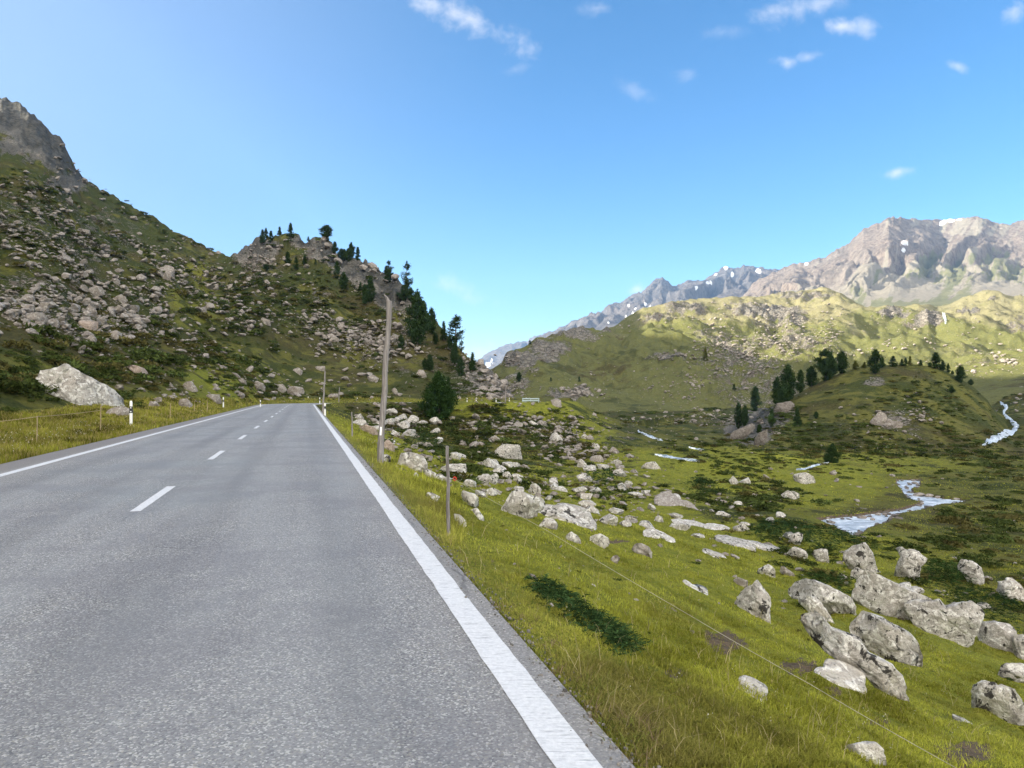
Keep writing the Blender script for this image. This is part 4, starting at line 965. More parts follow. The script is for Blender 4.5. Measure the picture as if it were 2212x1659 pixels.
H('g2', [(1130, 610), (1180, 590), (1270, 640), (1200, 652)], 'low boulder between the pale one at the pole and the fence post', M_ROCK)
H('g2', [(1080, 640), (1105, 608), (1128, 648)], 'small white pointed stone in the verge grass right of the pole', W_)
H('g2', [(880, 430), (895, 380), (950, 420), (955, 465), (890, 468)], 'reddish grey block directly right of the pole', M_ROCKB)
H('g2', [(870, 500), (900, 485), (928, 510), (920, 545), (880, 545)], 'small stone wedged against the foot of the leaning pole', M_ROCK)
H('g2', [(670, 240), (720, 205), (740, 230), (700, 248)], 'grey boulder behind the verge between two thin posts and the pole', M_ROCK)
H('g2', [(1345, 910), (1390, 895), (1450, 950), (1450, 995), (1400, 968)], 'dark veined boulder in the grass just right of the wooden fence post', M_ROCK)
H('g2', [(1360, 790), (1430, 745), (1510, 770), (1590, 830), (1600, 870), (1500, 835)], 'sloping slab left of the egg shaped boulder', M_ROCK)
H('g2', [(1470, 840), (1520, 850), (1590, 950), (1530, 925)], 'narrow rib below the sloping slab, near the fence post', M_ROCK)
H('g2', [(1490, 690), (1540, 640), (1610, 640), (1640, 690), (1560, 702)], 'boulder with a bush growing on top, behind the fence wire', M_ROCK)
H('g2', [(1680, 630), (1740, 610), (1790, 640), (1730, 657)], 'small oval boulder right of the bush topped one', M_ROCK)
H('g2', [(680, 300), (760, 285), (830, 310), (840, 345), (760, 332)], 'reddish brown rock slab left of the pole', M_ROCKB)
H('g2', [(1570, 740), (1640, 720), (1700, 755), (1630, 772)], 'low rock above the egg shaped boulder', M_ROCK)
H('g2', [(1600, 385), (1650, 360), (1715, 400), (1650, 408)], 'flat topped boulder left of the pointed one under the embankment', M_ROCK)
# left of the road
H('gl', [(300, 1120), (340, 1080), (360, 1010), (550, 948), (640, 1020), (780, 1100), (900, 1170), (985, 1260), (960, 1300), (800, 1315), (640, 1310), (520, 1270), (400, 1230), (330, 1190)], 'huge pale peaked boulder beside the left verge, largest left of the road', M_ROCKL, .7, sub=5)
H('gl', [(1690, 1240), (1740, 1200), (1900, 1200), (2010, 1250), (1900, 1262), (1750, 1267)], 'low flat boulder behind the second marker post on the left verge', M_ROCKF)
H('gl', [(1530, 1300), (1550, 1240), (1600, 1230), (1650, 1290), (1580, 1318)], 'rounded boulder at the left verge between two marker posts', M_ROCKF)
H('gl', [(1560, 1130), (1600, 1090), (1660, 1085), (1690, 1160), (1620, 1172)], 'cracked boulder above the rounded one at the left verge', M_ROCKF)
H('gl', [(880, 1390), (920, 1330), (1040, 1300), (1120, 1330), (1115, 1400), (980, 1385)], 'dark grey boulder behind the nearest white marker post', M_ROCKD)
H('gl', [(1280, 1310), (1290, 1255), (1340, 1260), (1390, 1315)], 'pale boulder right of the nearest white marker post', M_ROCKF)
H('gl', [(1280, 170), (1330, 120), (1420, 80), (1500, 100), (1540, 190), (1420, 205)], 'big square block alone near the middle of the left hillside', M_ROCKF)
H('gl', [(200, 570), (240, 500), (330, 480), (390, 540), (300, 605)], 'pale boulder at the left end of the lower talus on the left hillside', M_ROCKF)
H('gl', [(660, 600), (680, 560), (840, 570), (850, 610), (740, 645)], 'brownish flat topped slab low in the talus of the left hillside', M_ROCKB)
H('gl', [(720, 440), (760, 420), (830, 490), (800, 525), (740, 520)], 'slanting slab above the brownish flat topped one in the talus', M_ROCKF)
H('gl', [(720, 320), (800, 260), (930, 270), (900, 320), (730, 362)], 'peaked block in the centre of the left hillside talus', M_ROCKF)
H('gl', [(970, 370), (1040, 330), (1090, 380), (1050, 402)], 'pale block right of the peaked one in the left hillside talus', M_ROCKF)
H('gl', [(1050, 920), (1130, 940), (1260, 980), (1270, 1030), (1200, 1045), (1130, 985)], 'pinkish slab in the heath above the nearest marker post', M_ROCKB)
H('gk', [(425, 1350), (480, 1300), (575, 1360), (500, 1368)], 'brownish wedge on the slope above the far bend', M_ROCKF)
H('gk', [(640, 1300), (725, 1298), (730, 1340), (680, 1345)], 'flat topped block left of the second pole above the bend', M_ROCKF)
H('gk', [(90, 1470), (140, 1425), (230, 1470), (200, 1510)], 'pale angular rock by the left verge at the bend', M_ROCKF)
H('gk', [(265, 1465), (360, 1455), (400, 1500), (350, 1525)], 'brownish boulder at the roadside, left of the blocky one', M_ROCKD)
H('gk', [(395, 1500), (430, 1475), (520, 1480), (570, 1555), (480, 1560), (410, 1545)], 'blocky boulder at the roadside just before the bend', M_ROCKF)
H('gk', [(145, 890), (180, 878), (260, 900), (262, 940), (170, 920)], 'large pale block on the knob slope near the saddle', M_ROCKF)
H('gk', [(1085, 1390), (1150, 1375), (1200, 1400), (1190, 1440), (1110, 1425)], 'flat block left of the leaning pole on the knob slope', M_ROCKF)
H('gk', [(1300, 1490), (1340, 1480), (1370, 1550), (1330, 1540)], 'tilted grey slab right of the leaning pole above the far road', M_ROCKF)
H('gk', [(1520, 1380), (1545, 1330), (1600, 1335), (1620, 1405), (1570, 1408)], 'rounded boulder on the knob slope left of the dark roadside tree', M_ROCKF)
H('gk', [(685, 1030), (710, 1010), (765, 1060), (740, 1072)], 'slanting pale block on the middle knob slope, left of a pair', M_ROCKF)
H('gk', [(770, 1080), (800, 1020), (855, 1070), (820, 1100)], 'pair of leaning pale blocks on the middle knob slope', M_ROCKF)
H('g7', [(1170, 265), (1230, 190), (1290, 230), (1270, 290), (1210, 300)], 'dark edged slab on the left of the knoll rock patch', M_ROCKF)
H('g7', [(1280, 300), (1290, 255), (1380, 260), (1400, 295), (1330, 310)], 'pale square slab on the knoll below the rock patch', M_ROCKF)
H('g7', [(500, 210), (520, 140), (610, 120), (640, 150), (590, 210)], 'dark grey crag among the pines at the foot of the knoll', M_ROCKX)
H('g7', [(350, 420), (380, 350), (440, 320), (440, 380), (400, 440)], 'leaning dark crag low at the left foot of the knoll', M_ROCKX)
H('g7', [(150, 400), (220, 330), (330, 280), (360, 300), (290, 370), (200, 410)], 'black shadowed crag at the far left foot of the knoll', M_ROCKX)

# countless other stones: the largest are individuals, the rest are scree
DENS = [  # cx, cy, rx, ry (photo grid), number, smallest, largest (px)
    (60, 480, 150, 70, 229, 3.3, 11), (150, 500, 170, 70, 403, 3.3, 12), (110, 590, 160, 90, 576, 3.3, 12), (200, 640, 200, 90, 768, 3.9, 14), (330, 560, 170, 70, 403, 2.8, 9), (180, 710, 180, 55, 460, 4.4, 17), (60, 680, 70, 36, 153, 4.4, 18), (330, 680, 150, 90, 384, 3.3, 12), (440, 620, 130, 90, 316, 2.8, 9), (470, 760, 160, 70, 316, 3.3, 11), (430, 720, 30, 60, 105, 3.3, 10),
    (140, 395, 110, 40, 153, 2.8, 9), (560, 600, 90, 60, 229, 2.8, 8), (540, 560, 50, 24, 124, 3.3, 11), (600, 700, 130, 80, 316, 2.8, 9), (765, 725, 70, 26, 288, 3.3, 11), (700, 700, 60, 30, 105, 3.3, 10), (830, 745, 60, 40, 229, 3.3, 12), (870, 770, 70, 30, 133, 3.3, 10), (900, 700, 50, 60, 133, 2.8, 9), (700, 780, 140, 60, 229, 2.8, 10), (850, 830, 140, 36, 162, 3.3, 14), (560, 840, 150, 24, 153, 3.3, 12), (400, 840, 80, 40, 105, 3.3, 12), (280, 815, 120, 50, 57, 3.3, 10),
    (1060, 830, 45, 40, 229, 3.3, 13), (1010, 780, 40, 40, 96, 3.3, 8), (1090, 855, 20, 12, 48, 3.3, 9), (820, 590, 50, 40, 85, 3.3, 12), (700, 545, 70, 30, 85, 3.3, 12)]
DENR = [(860, 930, 100, 44, 240, 4, 18), (1010, 940, 160, 60, 300, 3, 14), (1130, 920, 90, 40, 200, 3, 12), (1190, 940, 60, 40, 190, 3, 14), (1250, 950, 60, 50, 170, 3, 14), (1310, 990, 120, 40, 200, 3, 13), (1330, 930, 120, 36, 240, 2, 7), (1480, 915, 150, 36, 240, 2, 8), (1050, 1020, 120, 44, 150, 5, 22), (1230, 1050, 180, 40, 250, 4, 20), (1340, 1020, 120, 16, 150, 4, 14), (1480, 1080, 160, 40, 120, 4, 20), (1330, 1110, 150, 40, 90, 5, 24), (1560, 1130, 220, 60, 100, 4, 20), (1750, 1050, 260, 60, 80, 3, 10), (1600, 1250, 330, 90, 60, 4, 16),
        (1950, 1250, 240, 60, 60, 5, 22), (2120, 1280, 110, 60, 40, 5, 24), (1850, 1500, 340, 140, 40, 3, 9), (1400, 1250, 260, 90, 40, 3, 9), (1950, 1120, 240, 50, 30, 3, 8),
        (1970, 910, 40, 36, 160, 2, 9), (1920, 905, 46, 16, 80, 3, 12), (1850, 890, 140, 50, 160, 2, 6), (1640, 930, 40, 30, 80, 3, 12), (1980, 960, 200, 30, 60, 2, 6), (1560, 905, 60, 26, 90, 3, 9), (2190, 850, 40, 40, 60, 2, 7), (1930, 1090, 140, 34, 0, 3, 8)]
DENH = [(1600, 790, 110, 56, 700, 2.2, 5.6), (1680, 750, 110, 50, 700, 1.7, 4.6), (1560, 740, 70, 40, 220, 1.7, 4.1), (1640, 850, 150, 50, 650, 1.7, 5.1), (1800, 740, 26, 40, 130, 1.7, 5.1), (1845, 768, 30, 12, 90, 2.2, 7.1), (1440, 773, 50, 8, 80, 2.2, 6.1), (1240, 850, 56, 12, 130, 2.7, 9.2), (1480, 850, 150, 40, 260, 1.5, 4.1), (1300, 810, 200, 60, 200, 1.3, 3.5), (2130, 790, 80, 26, 170, 2.2, 8.2), (2060, 760, 160, 50, 240, 1.5, 4.6), (1900, 740, 200, 50, 200, 1.3, 4.1), (1700, 690, 160, 40, 260, 1.5, 4.6), (1450, 700, 120, 30, 180, 1.3, 4.1), (1115, 785, 40, 16, 90, 2.2, 6.1), (1200, 760, 60, 24, 70, 2.2, 6.1), (1110, 840, 40, 24, 110, 2.2, 6.1), (2000, 690, 160, 20, 100, 1.5, 4.1), (1570, 655, 30, 6, 30, 2.2, 5.1)]
PROT1 = [rock_proto(100 + k, 1, 7, 0) for k in range(10)]
PROT2 = [rock_proto(200 + k, 2, 10, .04) for k in range(10)]
def sample(dens, sheet):
    xs, rs, sz = [], [], []
    for cx, cy, rx, ry, n, a, b in dens:
        q = RNG.normal(0, .5, (n, 2)); xs.append(cx + q[:, 0] * rx * 1.15); rs.append(cy + q[:, 1] * ry * 1.15)
        sz.append(a + (1.5 * b - a) * RNG.random(n) ** 4.6)
    x, r, s = map(np.concatenate, (xs, rs, sz)); X, Y, ok = sheet.hit(x, r)
    cl = fbm(X / (6 + .05 * Y), Y / (9 + .06 * Y), 3, 333); m = ok & (x > -120) & (x < 2330) & (RNG.random(len(x)) < np.clip(1.9 * cl + .78, .16, 1)); return x[m], r[m], s[m], X[m], Y[m]
def place_z(sheet, x, Y):
    k = np.clip(np.round((x - sheet.xs[0]) / (sheet.xs[1] - sheet.xs[0])).astype(int), 0, len(sheet.xs) - 1); j = np.clip(np.searchsorted(sheet.Y, Y), 0, len(sheet.Y) - 1)
    return sheet.z[j, k]
def merge_rocks(name, protos, X, Y, Z, R, mat, label):
    Vs, Fs, base = [], [], 0
    for k in range(len(X)):
        v, f = protos[RNG.integers(len(protos))]; a = RNG.random() * 2 * PI; c, s = math.cos(a), math.sin(a)
        sc = R[k] * np.array([1, RNG.uniform(.7, 1.1), RNG.uniform(.38, .85)]); w = v * sc
        tl = RNG.normal(0, .3); w2 = w.copy(); w2[:, 2] = w[:, 2] + tl * w[:, 0]
        q = np.stack([w2[:, 0] * c - w2[:, 1] * s, w2[:, 0] * s + w2[:, 1] * c, w2[:, 2]], 1) + np.array([X[k], Y[k], Z[k] + R[k] * .05])
        Vs.append(q); Fs.append(f + base); base += len(v)
    return tag(mesh_np(name, np.concatenate(Vs), np.concatenate(Fs), mat), label, 'scree', kind='stuff')
for dens, sheet, nm, nbig, lab, grp, sl_ in ((DENS, near, 'left', 110, 'grey boulder strewn among many on the heathy hillside left of the road', 'stones strewn on the left hillside', 'grey rubble and small stones strewn over the hillside left of the road'),
                                (DENR, near, 'right', 85, 'grey boulder strewn among many on the slopes right of the road', 'stones strewn on the right slopes', 'small grey stones scattered over the slopes and valley right of the road'),
                                (DENH, hill2, 'hill', 0, '', '', 'pale rubble strewn over the sunlit and shaded green hill')):
    x, r, s, X, Y = sample(dens, sheet); 
    if sheet is near:
        lz = lateral(X, Y); okk = (lz > RE + .5) | (lz < -LE - 1.6); okk &= ~((lz < 0) & (lz > -LE - 5) & (Y < 40))
        bp = in_poly(X, Y, BW) | (poly_dist(X, Y, BW) < 1.0); okk &= ~bp & ~((np.abs(x - 967) < 22) & (np.abs(r - 955) < 30))
        x, r, s, X, Y = x[okk], r[okk], s[okk], X[okk], Y[okk]
    else:
        X1, Y1, ok1 = hill1.hit(x, r); use1 = ok1 & (x < 1630) & (Y1 < Y); X = np.where(use1, X1, X); Y = np.where(use1, Y1, Y)
        Z1 = place_z(hill1, x, Y)
    Z = place_z(sheet, x, Y)
    if sheet is not near: Z = np.where(use1, Z1, Z)
    R = s * Y / F * .62
    o = np.argsort(-s); big, rest = o[:nbig], o[nbig:]
    for j, k in enumerate(big):
        v, f = PROT2[j % 10] if s[k] < 9 else rock_proto(300 + j, 3, 11, .05)
        w = v * (R[k] * np.array([1, RNG.uniform(.75, 1.05), RNG.uniform(.5, .85)]))
        ob = mesh_np('boulder', w, f, M_ROCKF if nm == 'left' else (M_ROCK if RNG.random() < .8 else M_ROCKP))
        ob.location = (X[k], Y[k], Z[k] + R[k] * .15); ob.rotation_euler = (RNG.normal(0, .15), RNG.normal(0, .2), RNG.random() * 6.28)
        tag(ob, lab, 'boulder', grp)
    merge_rocks('scree', PROT1, X[rest], Y[rest], Z[rest], R[rest], M_ROCKF, sl_)
# dark wet stones in the brook
for (bx, by, bw) in ((1788, 1122, 12), (1862, 1128, 20), (1898, 1120, 16), (1912, 1120, 12), (1884, 1136, 12), (1976, 1050, 14), (1972, 1044, 10), (2045, 1088, 16), (2026, 1073, 14), (2066, 1076, 14), (1990, 1092, 12), (1985, 1078, 26), (2008, 1076, 22)):
    X, Y, ok = near.hit([bx], [by]); X, Y = X[0], Y[0]; v, f = rock_proto(int(bx), 2, 8, .05); R = bw * Y / F * .5
    ob = mesh_np('boulder', v * np.array([R, R * .8, R * .5]), f, M_ROCKD, smooth=False); ob.location = (X, Y, H_base(np.array([X]), np.array([Y]))[0] - .06)
    tag(ob, 'dark wet stone lying in the foaming water of the brook', 'boulder', 'stones in the brook')

def brook_stones():
    B = np.concatenate([BW, BW[:1]]); seg = np.hypot(*np.diff(B, axis=0).T); S_ = np.concatenate([[0], np.cumsum(seg)]); u = RNG.random(170) * S_[-1]
    X = np.interp(u, S_, B[:, 0]) + RNG.normal(0, .45, 170); Y = np.interp(u, S_, B[:, 1]) + RNG.normal(0, .6, 170)
    merge_rocks('brook_stones', PROT1, X, Y, H_base(X, Y) - .12, RNG.uniform(.08, .34, 170) * np.where(RNG.random(170) < .15, 1.6, 1), M_ROCKX, 'dark wet stones lining the banks of the brook')
brook_stones()
# ================================================================ trees
M_NEEDLE = m_leaf('pine_needles', .12); M_BARK = m_wood('bark', (.045, .035, .028), (.12, .095, .075))
def tris(cent, size, rng, up=.3, elong=1.6):
    """random leaf-sized triangles at the points cent"""
    n = len(cent); a = rng.normal(size=(n, 3)); a[:, 2] += up; a /= np.linalg.norm(a, axis=1)[:, None]
    b = np.cross(a, rng.normal(size=(n, 3))); b /= np.linalg.norm(b, axis=1)[:, None] + 1e-9
    s = (size * rng.uniform(.6, 1.4, n))[:, None] if np.isscalar(size) else size[:, None] * rng.uniform(.6, 1.4, (n, 1))
    p0 = cent + a * s * elong * .6; p1 = cent - a * s * elong * .4 + b * s * .5; p2 = cent - a * s * elong * .4 - b * s * .5
    return np.stack([p0, p1, p2], 1).reshape(-1, 3), np.arange(3 * n).reshape(-1, 3)
PROF = {'col': L([(.03, .10), (.10, .22), (.25, .30), (.5, .27), (.75, .19), (.9, .11), (1, .02)]), 'cone': L([(.04, .20), (.15, .25), (.5, .17), (.8, .08), (1, .005)]), 'round': L([(.06, .2), (.2, .40), (.5, .46), (.8, .34), (.95, .16), (1, .03)]),
        'bush': L([(.0, .30), (.12, .46), (.35, .48), (.6, .38), (.8, .22), (.93, .10), (1, .02)]), 'sparse': L([(.14, .04), (.3, .17), (.45, .20), (.65, .17), (.85, .12), (1, .02)])}
def make_crown(kind, seed, green):
    rng = np.random.default_rng(seed); cs = []; pf = PROF[kind]
    nb = {'col': 95, 'cone': 80, 'round': 110, 'bush': 150, 'sparse': 52}[kind]
    lob = rng.uniform(0, 2 * PI, 4)
    for k in range(nb):
        if kind == 'sparse': t = .16 + .82 * (int(rng.integers(0, 9)) + rng.normal(0, .12)) / 9
        else: t = rng.random() ** .85
        t = min(max(t, .03), .99); phi = rng.random() * 2 * PI
        r = float(pf(t)) * (1 + .22 * math.sin(2 * phi + lob[0] + 7 * t) + .16 * math.sin(3 * phi + lob[1] - 9 * t)) * rng.uniform(.72, 1.12)
        m = int(24 + 70 * r / .3) if kind != 'sparse' else 46
        f = rng.random(m) ** .55; rise = {'cone': -.18, 'col': .22, 'round': .15, 'bush': .1, 'sparse': .35}[kind]
        p = np.stack([np.cos(phi) * r * f, np.sin(phi) * r * f, t + rise * r * (f ** 2 - .4)], 1)
        p += rng.normal(0, .018 if kind != 'sparse' else .013, (m, 3)) * (1 + 1.2 * f[:, None]); cs.append(p)
    top = np.stack([rng.normal(0, .012, 40), rng.normal(0, .012, 40), rng.uniform(.9, 1.01, 40)], 1); cs.append(top)
    c = np.concatenate(cs); c = c[c[:, 2] > .01]
    v, f = tris(c, .026 if kind != 'sparse' else .02, rng, .35, 2.0)
    cl = np.array(green)[None] * rng.uniform(.6, 1.5, (len(c), 1)) * (1 + .25 * gn(c[:, 0] * 9 + c[:, 2] * 5, c[:, 1] * 9 + c[:, 2] * 6, seed)[:, None]) * np.array([[1, 1, .9]])
    me = mesh_np('crown', v, f, M_NEEDLE, color=np.repeat(np.clip(cl, .003, 1), 3, 0)); d = me.data; bpy.data.objects.remove(me); return d
def make_trunk(kind, seed):
    bm = bmesh.new(); r0 = {'sparse': .022, 'bush': .035}.get(kind, .026); rng = random.Random(seed)
    tube(bm, [(rng.uniform(-.008, .008) * (k > 0), rng.uniform(-.008, .008) * (k > 0), -.05 + 1.0 * k / 6) for k in range(7)], [r0 * (1.25 - k / 6 * 1.15) for k in range(7)], 7)
    if kind == 'sparse':
        for k in range(12):
            t = .2 + .7 * k / 12; a = rng.random() * 6.28; r = float(PROF[kind](t)) * .9
            tube(bm, [(0, 0, t), (math.cos(a) * r * .6, math.sin(a) * r * .6, t + .01), (math.cos(a) * r, math.sin(a) * r, t + r * .3)], [.008, .006, .003], 5)
    o = bm_obj('trunk', bm, M_BARK, smooth=True); d = o.data; bpy.data.objects.remove(o); return d
DG, PG = (.026, .047, .018), (.075, .085, .022)
PROTO = {}
for kind, nv in (('col', 4), ('cone', 3), ('round', 2), ('bush', 2), ('sparse', 3)):
    PROTO[kind] = [(make_crown(kind, 40 + 7 * k + len(kind), DG), make_trunk(kind, k)) for k in range(nv)]
PROTO['pale'] = [(make_crown('cone', 91, PG), make_trunk('cone', 9))]
PROTO['mid'] = [(make_crown('bush', 97, (.022, .045, .014)), make_trunk('bush', 3))]
NTREE = 0
def tree(kind, x, ybase, ytop, w, label, group, sheet=None, name='pine_tree'):
    global NTREE
    sh = sheet or near; row = ybase
    for k in range(14):
        X, Y, ok = sh.hit([x], [row])
        if ok[0] and (sh is not near or Y[0] < 420): break
        row += 2.0
    X, Y = X[0], Y[0]; z = place_z(sh, np.array([x]), np.array([Y]))[0]
    h = (ybase - ytop) / F * Y; wd = w / F * Y
    P = PROTO[kind][NTREE % len(PROTO[kind])]; NTREE += 1
    o = empty(name, (X, Y, z - .03 * h), random.random() * 6.28, label, 'tree', group)
    pk = {'col': .58, 'cone': .46, 'round': .9, 'bush': .96, 'sparse': .33, 'pale': .46, 'mid': .96}[kind]
    o.scale = (wd / pk, wd / pk, h * 1.02)
    for nm, me in (('crown', P[0]), ('trunk', P[1])):
        c = bpy.data.objects.new(nm, me); C.objects.link(c); c.parent = o
K = lambda X, Y0, Y1: (518.4 + X * .25, 466.6 + Y0 * .25, 466.6 + Y1 * .25)
G1 = 'pines on the rocky knob'
for kind, (x, b, t), w, lab in [
    ('cone', K(195, 262, 150), 13, 'dark pine on the left shoulder of the knob summit, lowest of three'), ('cone', K(225, 200, 118), 10, 'dark pine on the left shoulder of the knob summit, middle of three'), ('cone', K(268, 228, 135), 12, 'dark pine on the left shoulder of the knob summit, right of three'),
    ('cone', K(342, 160, 88), 9, 'slender lone pine on the knob skyline left of the summit crag'), ('cone', K(437, 198, 82), 14, 'taller pine on the knob skyline directly left of the summit crag'), ('cone', K(590, 172, 135), 6, 'tiny pine on the knob skyline right of the summit crag'),
    ('round', K(745, 218, 92), 27, 'round crowned pine on the knob skyline'), ('col', K(820, 335, 240), 13, 'leftmost pine of the skyline grove right of the round crowned one'), ('col', K(875, 315, 220), 17, 'bushy pine in the skyline grove, second from its left end'), ('cone', K(920, 300, 225), 9, 'thin pine in the middle of the skyline grove'),
    ('col', K(962, 335, 210), 14, 'tallest pine of the skyline grove'), ('cone', K(1018, 368, 255), 13, 'separate pointed pine at the right end of the skyline grove'), ('col', K(940, 395, 285), 17, 'dark pine below the skyline grove against the crag'), ('col', K(900, 360, 270), 14, 'dark pine under the left half of the skyline grove'), ('cone', K(1114, 372, 345), 4, 'tiny sapling on top of the dark crag'),
    ('sparse', K(1286, 480, 342), 18, 'ragged thin pine on the cliff edge, left of a taller ragged one'), ('col', K(1265, 500, 425), 10, 'small pine under the left ragged pine'), ('round', K(1290, 570, 470), 22, 'dark bushy pine on the cliff below the left ragged pine'),
    ('sparse', K(1441, 690, 410), 20, 'tall ragged pine with gaps in its crown, standing on the cliff edge'), ('round', K(1420, 745, 610), 24, 'dark bushy pine at the foot of the tall ragged pine, left one'), ('col', K(1475, 750, 640), 16, 'dark bushy pine at the foot of the tall ragged pine, right one'),
    ('col', K(1530, 1112, 675), 44, 'biggest broad dark pine right of the leaning pole'), ('col', K(1585, 1000, 740), 26, 'dark pine overlapping the right side of the biggest broad pine'), ('col', K(1655, 1022, 800), 20, 'pointed dark pine right of the biggest broad pine'), ('cone', K(1760, 1085, 930), 15, 'pointed pine halfway down the right skyline of the knob'),
    ('sparse', K(1865, 1150, 878), 31, 'flat layered pine with a bare lower trunk on the right skyline'), ('col', K(1858, 1305, 1120), 19, 'dark pine under the flat layered one'), ('col', K(1815, 1180, 1070), 13, 'small dark pine left below the flat layered one'), ('sparse', K(1914, 1190, 1085), 11, 'thin pine right of the trunk of the flat layered one'), ('col', K(1905, 1382, 1220), 16, 'lower dark pine on the right skyline slope'), ('cone', K(2010, 1342, 1190), 16, 'last pine down the right skyline of the knob'),
    ('col', K(1690, 1112, 1020), 13, 'dim small pine between the big pine and the right skyline'), ('col', K(1392, 1162, 1040), 14, 'small dark pine right beside the leaning pole'), ('col', K(1125, 745, 540), 20, 'dark oval pine on the knob slope, right of a pair'), ('col', K(1078, 785, 620), 15, 'dark oval pine on the knob slope, left of a pair'), ('col', K(896, 645, 500), 16, 'dark oval pine below the skyline grove on the slope'),
    ('col', K(838, 542, 400), 14, 'dim pine just below the skyline grove on the slope'), ('col', K(412, 418, 310), 13, 'small oval pine below the summit, left of two'), ('cone', K(485, 472, 370), 12, 'small oval pine below the summit, right of two'), ('cone', K(560, 422, 345), 11, 'dim pine below the summit crag'), ('col', K(225, 475, 420), 12, 'little bush like pine low on the left of the knob'), ('cone', K(652, 435, 390), 5, 'sapling below the summit crag'),
    ('col', K(1640, 1342, 1210), 17, 'dark pine above the roadside tree, right of two'), ('col', K(1598, 1332, 1240), 12, 'dark pine above the roadside tree, left of two'), ('col', K(1800, 1475, 1390), 9, 'little pine against the rocky end of the knob'), ('cone', K(1040, 650, 585), 8, 'dim sapling on the slope left of the oval pair')]:
    tree(kind, x, b, t, w, lab, G1)
tree('mid', 948, 905, 806, 70, 'broad bushy dark tree on the embankment beside the far road', 'trees by the road')
Q = lambda X, Y0, Y1: (1589.8 + X * .28125, 432 + Y0 * .28125, 432 + Y1 * .28125)
Q7 = lambda X, Y0, Y1: (1520.6 + X * .3125, 829.4 + Y0 * .3125, 829.4 + Y1 * .3125)
G2 = 'pines on the knoll'
for kind, (x, b, t), w, lab in [
    ('col', Q(45, 1478, 1395), 20, 'rounded pine in the hollow left of the knoll'), ('col', Q(150, 1622, 1435), 22, 'pointed pine at the left foot of the knoll above the black crag'), ('col', Q(245, 1582, 1410), 23, 'lowest pine of the knoll grove, at its left end'), ('col', Q(318, 1562, 1360), 26, 'pine in the lower knoll grove, second from the left'), ('col', Q(400, 1545, 1275), 32, 'tall pine in the middle of the lower knoll grove'), ('col', Q(360, 1600, 1450), 24, 'dark pine at the front of the lower knoll grove'),
    ('col', Q(496, 1432, 1260), 19, 'slender pine between the lower and upper knoll groves'), ('col', Q(580, 1404, 1255), 26, 'left pine of the upper knoll grove'), ('round', Q(690, 1390, 1160), 40, 'largest pine of the upper knoll grove'), ('col', Q(735, 1330, 1175), 22, 'pine merging with the right side of the largest knoll pine'), ('col', Q(815, 1332, 1170), 27, 'broad pointed pine at the right end of the upper knoll grove'),
    ('pale', Q(918, 1302, 1240), 13, 'pale yellowish larch on the knoll top left of the big lone pine'), ('pale', Q(987, 1288, 1245), 10, 'tiny pale larch next to the big lone pine on the knoll'), ('col', Q(1070, 1338, 1165), 28, 'big lone pine on the knoll top above a grey boulder'), ('col', Q(1122, 1290, 1210), 12, 'small pine touching the right side of the big lone knoll pine'),
    ('cone', Q(1207, 1280, 1200), 17, 'pointed pine on the knoll top, first right of the big lone one'), ('cone', Q(1275, 1272, 1222), 9, 'small pine on the knoll top, left of a close pair'), ('cone', Q(1302, 1277, 1218), 9, 'small pine on the knoll top, right of a close pair'), ('pale', Q(1337, 1270, 1203), 9, 'thin pale tree on the middle of the knoll top'), ('cone', Q(1418, 1268, 1225), 8, 'tiny lone pine on the knoll top'),
    ('cone', Q(1535, 1294, 1178), 25, 'large pointed pine on the right part of the knoll top'), ('round', Q(1487, 1278, 1248), 7, 'bush at the left foot of the large pointed knoll pine'), ('cone', Q(1590, 1308, 1240), 13, 'pine just right of the large pointed knoll pine'), ('cone', Q(1630, 1326, 1258), 9, 'thin pine on the falling right edge of the knoll'), ('round', Q(1662, 1340, 1312), 7, 'low bush on the falling right edge of the knoll'), ('col', Q(1724, 1402, 1280), 21, 'dark oval pine at the right shoulder of the knoll'), ('col', Q(1803, 1415, 1370), 10, 'small pine below the right shoulder of the knoll'),
    ('col', Q(1658, 1484, 1435), 11, 'little pine on the face of the knoll, right side'), ('col', Q(1910, 1484, 1440), 9, 'little pine near the upper stream right of the knoll'), ('col', Q7(240, 312, 140), 18, 'dark pine at the far left foot of the knoll, left of a pair'), ('col', Q7(285, 300, 150), 15, 'dark pine at the far left foot of the knoll, right of a pair'), ('cone', Q7(645, 298, 175), 18, 'lone pointed pine on the left face of the knoll'),
    ('col', Q7(470, 295, 185), 15, 'dim pine in front of the dark crag'), ('col', Q7(383, 352, 280), 12, 'dim small pine low beside the leaning crag'), ('col', Q7(775, 242, 195), 10, 'dim sapling on the knoll face right of the lone pointed pine'), ('bush', Q7(890, 545, 415), 30, 'solitary spreading tree on the flat by the small side stream'), ('cone', Q7(57, 94, 45), 6, 'tiny pine in the valley left of the knoll, left of two'), ('cone', Q7(97, 57, 22), 6, 'tiny pine in the valley left of the knoll, right of two')]:
    tree(kind, x, b, t, w, lab, G2)
R5 = lambda X, Y0, Y1: (1036.8 + X * .28125, 432 + Y0 * .28125, 432 + Y1 * .28125)
G3 = 'small trees on the green hill'
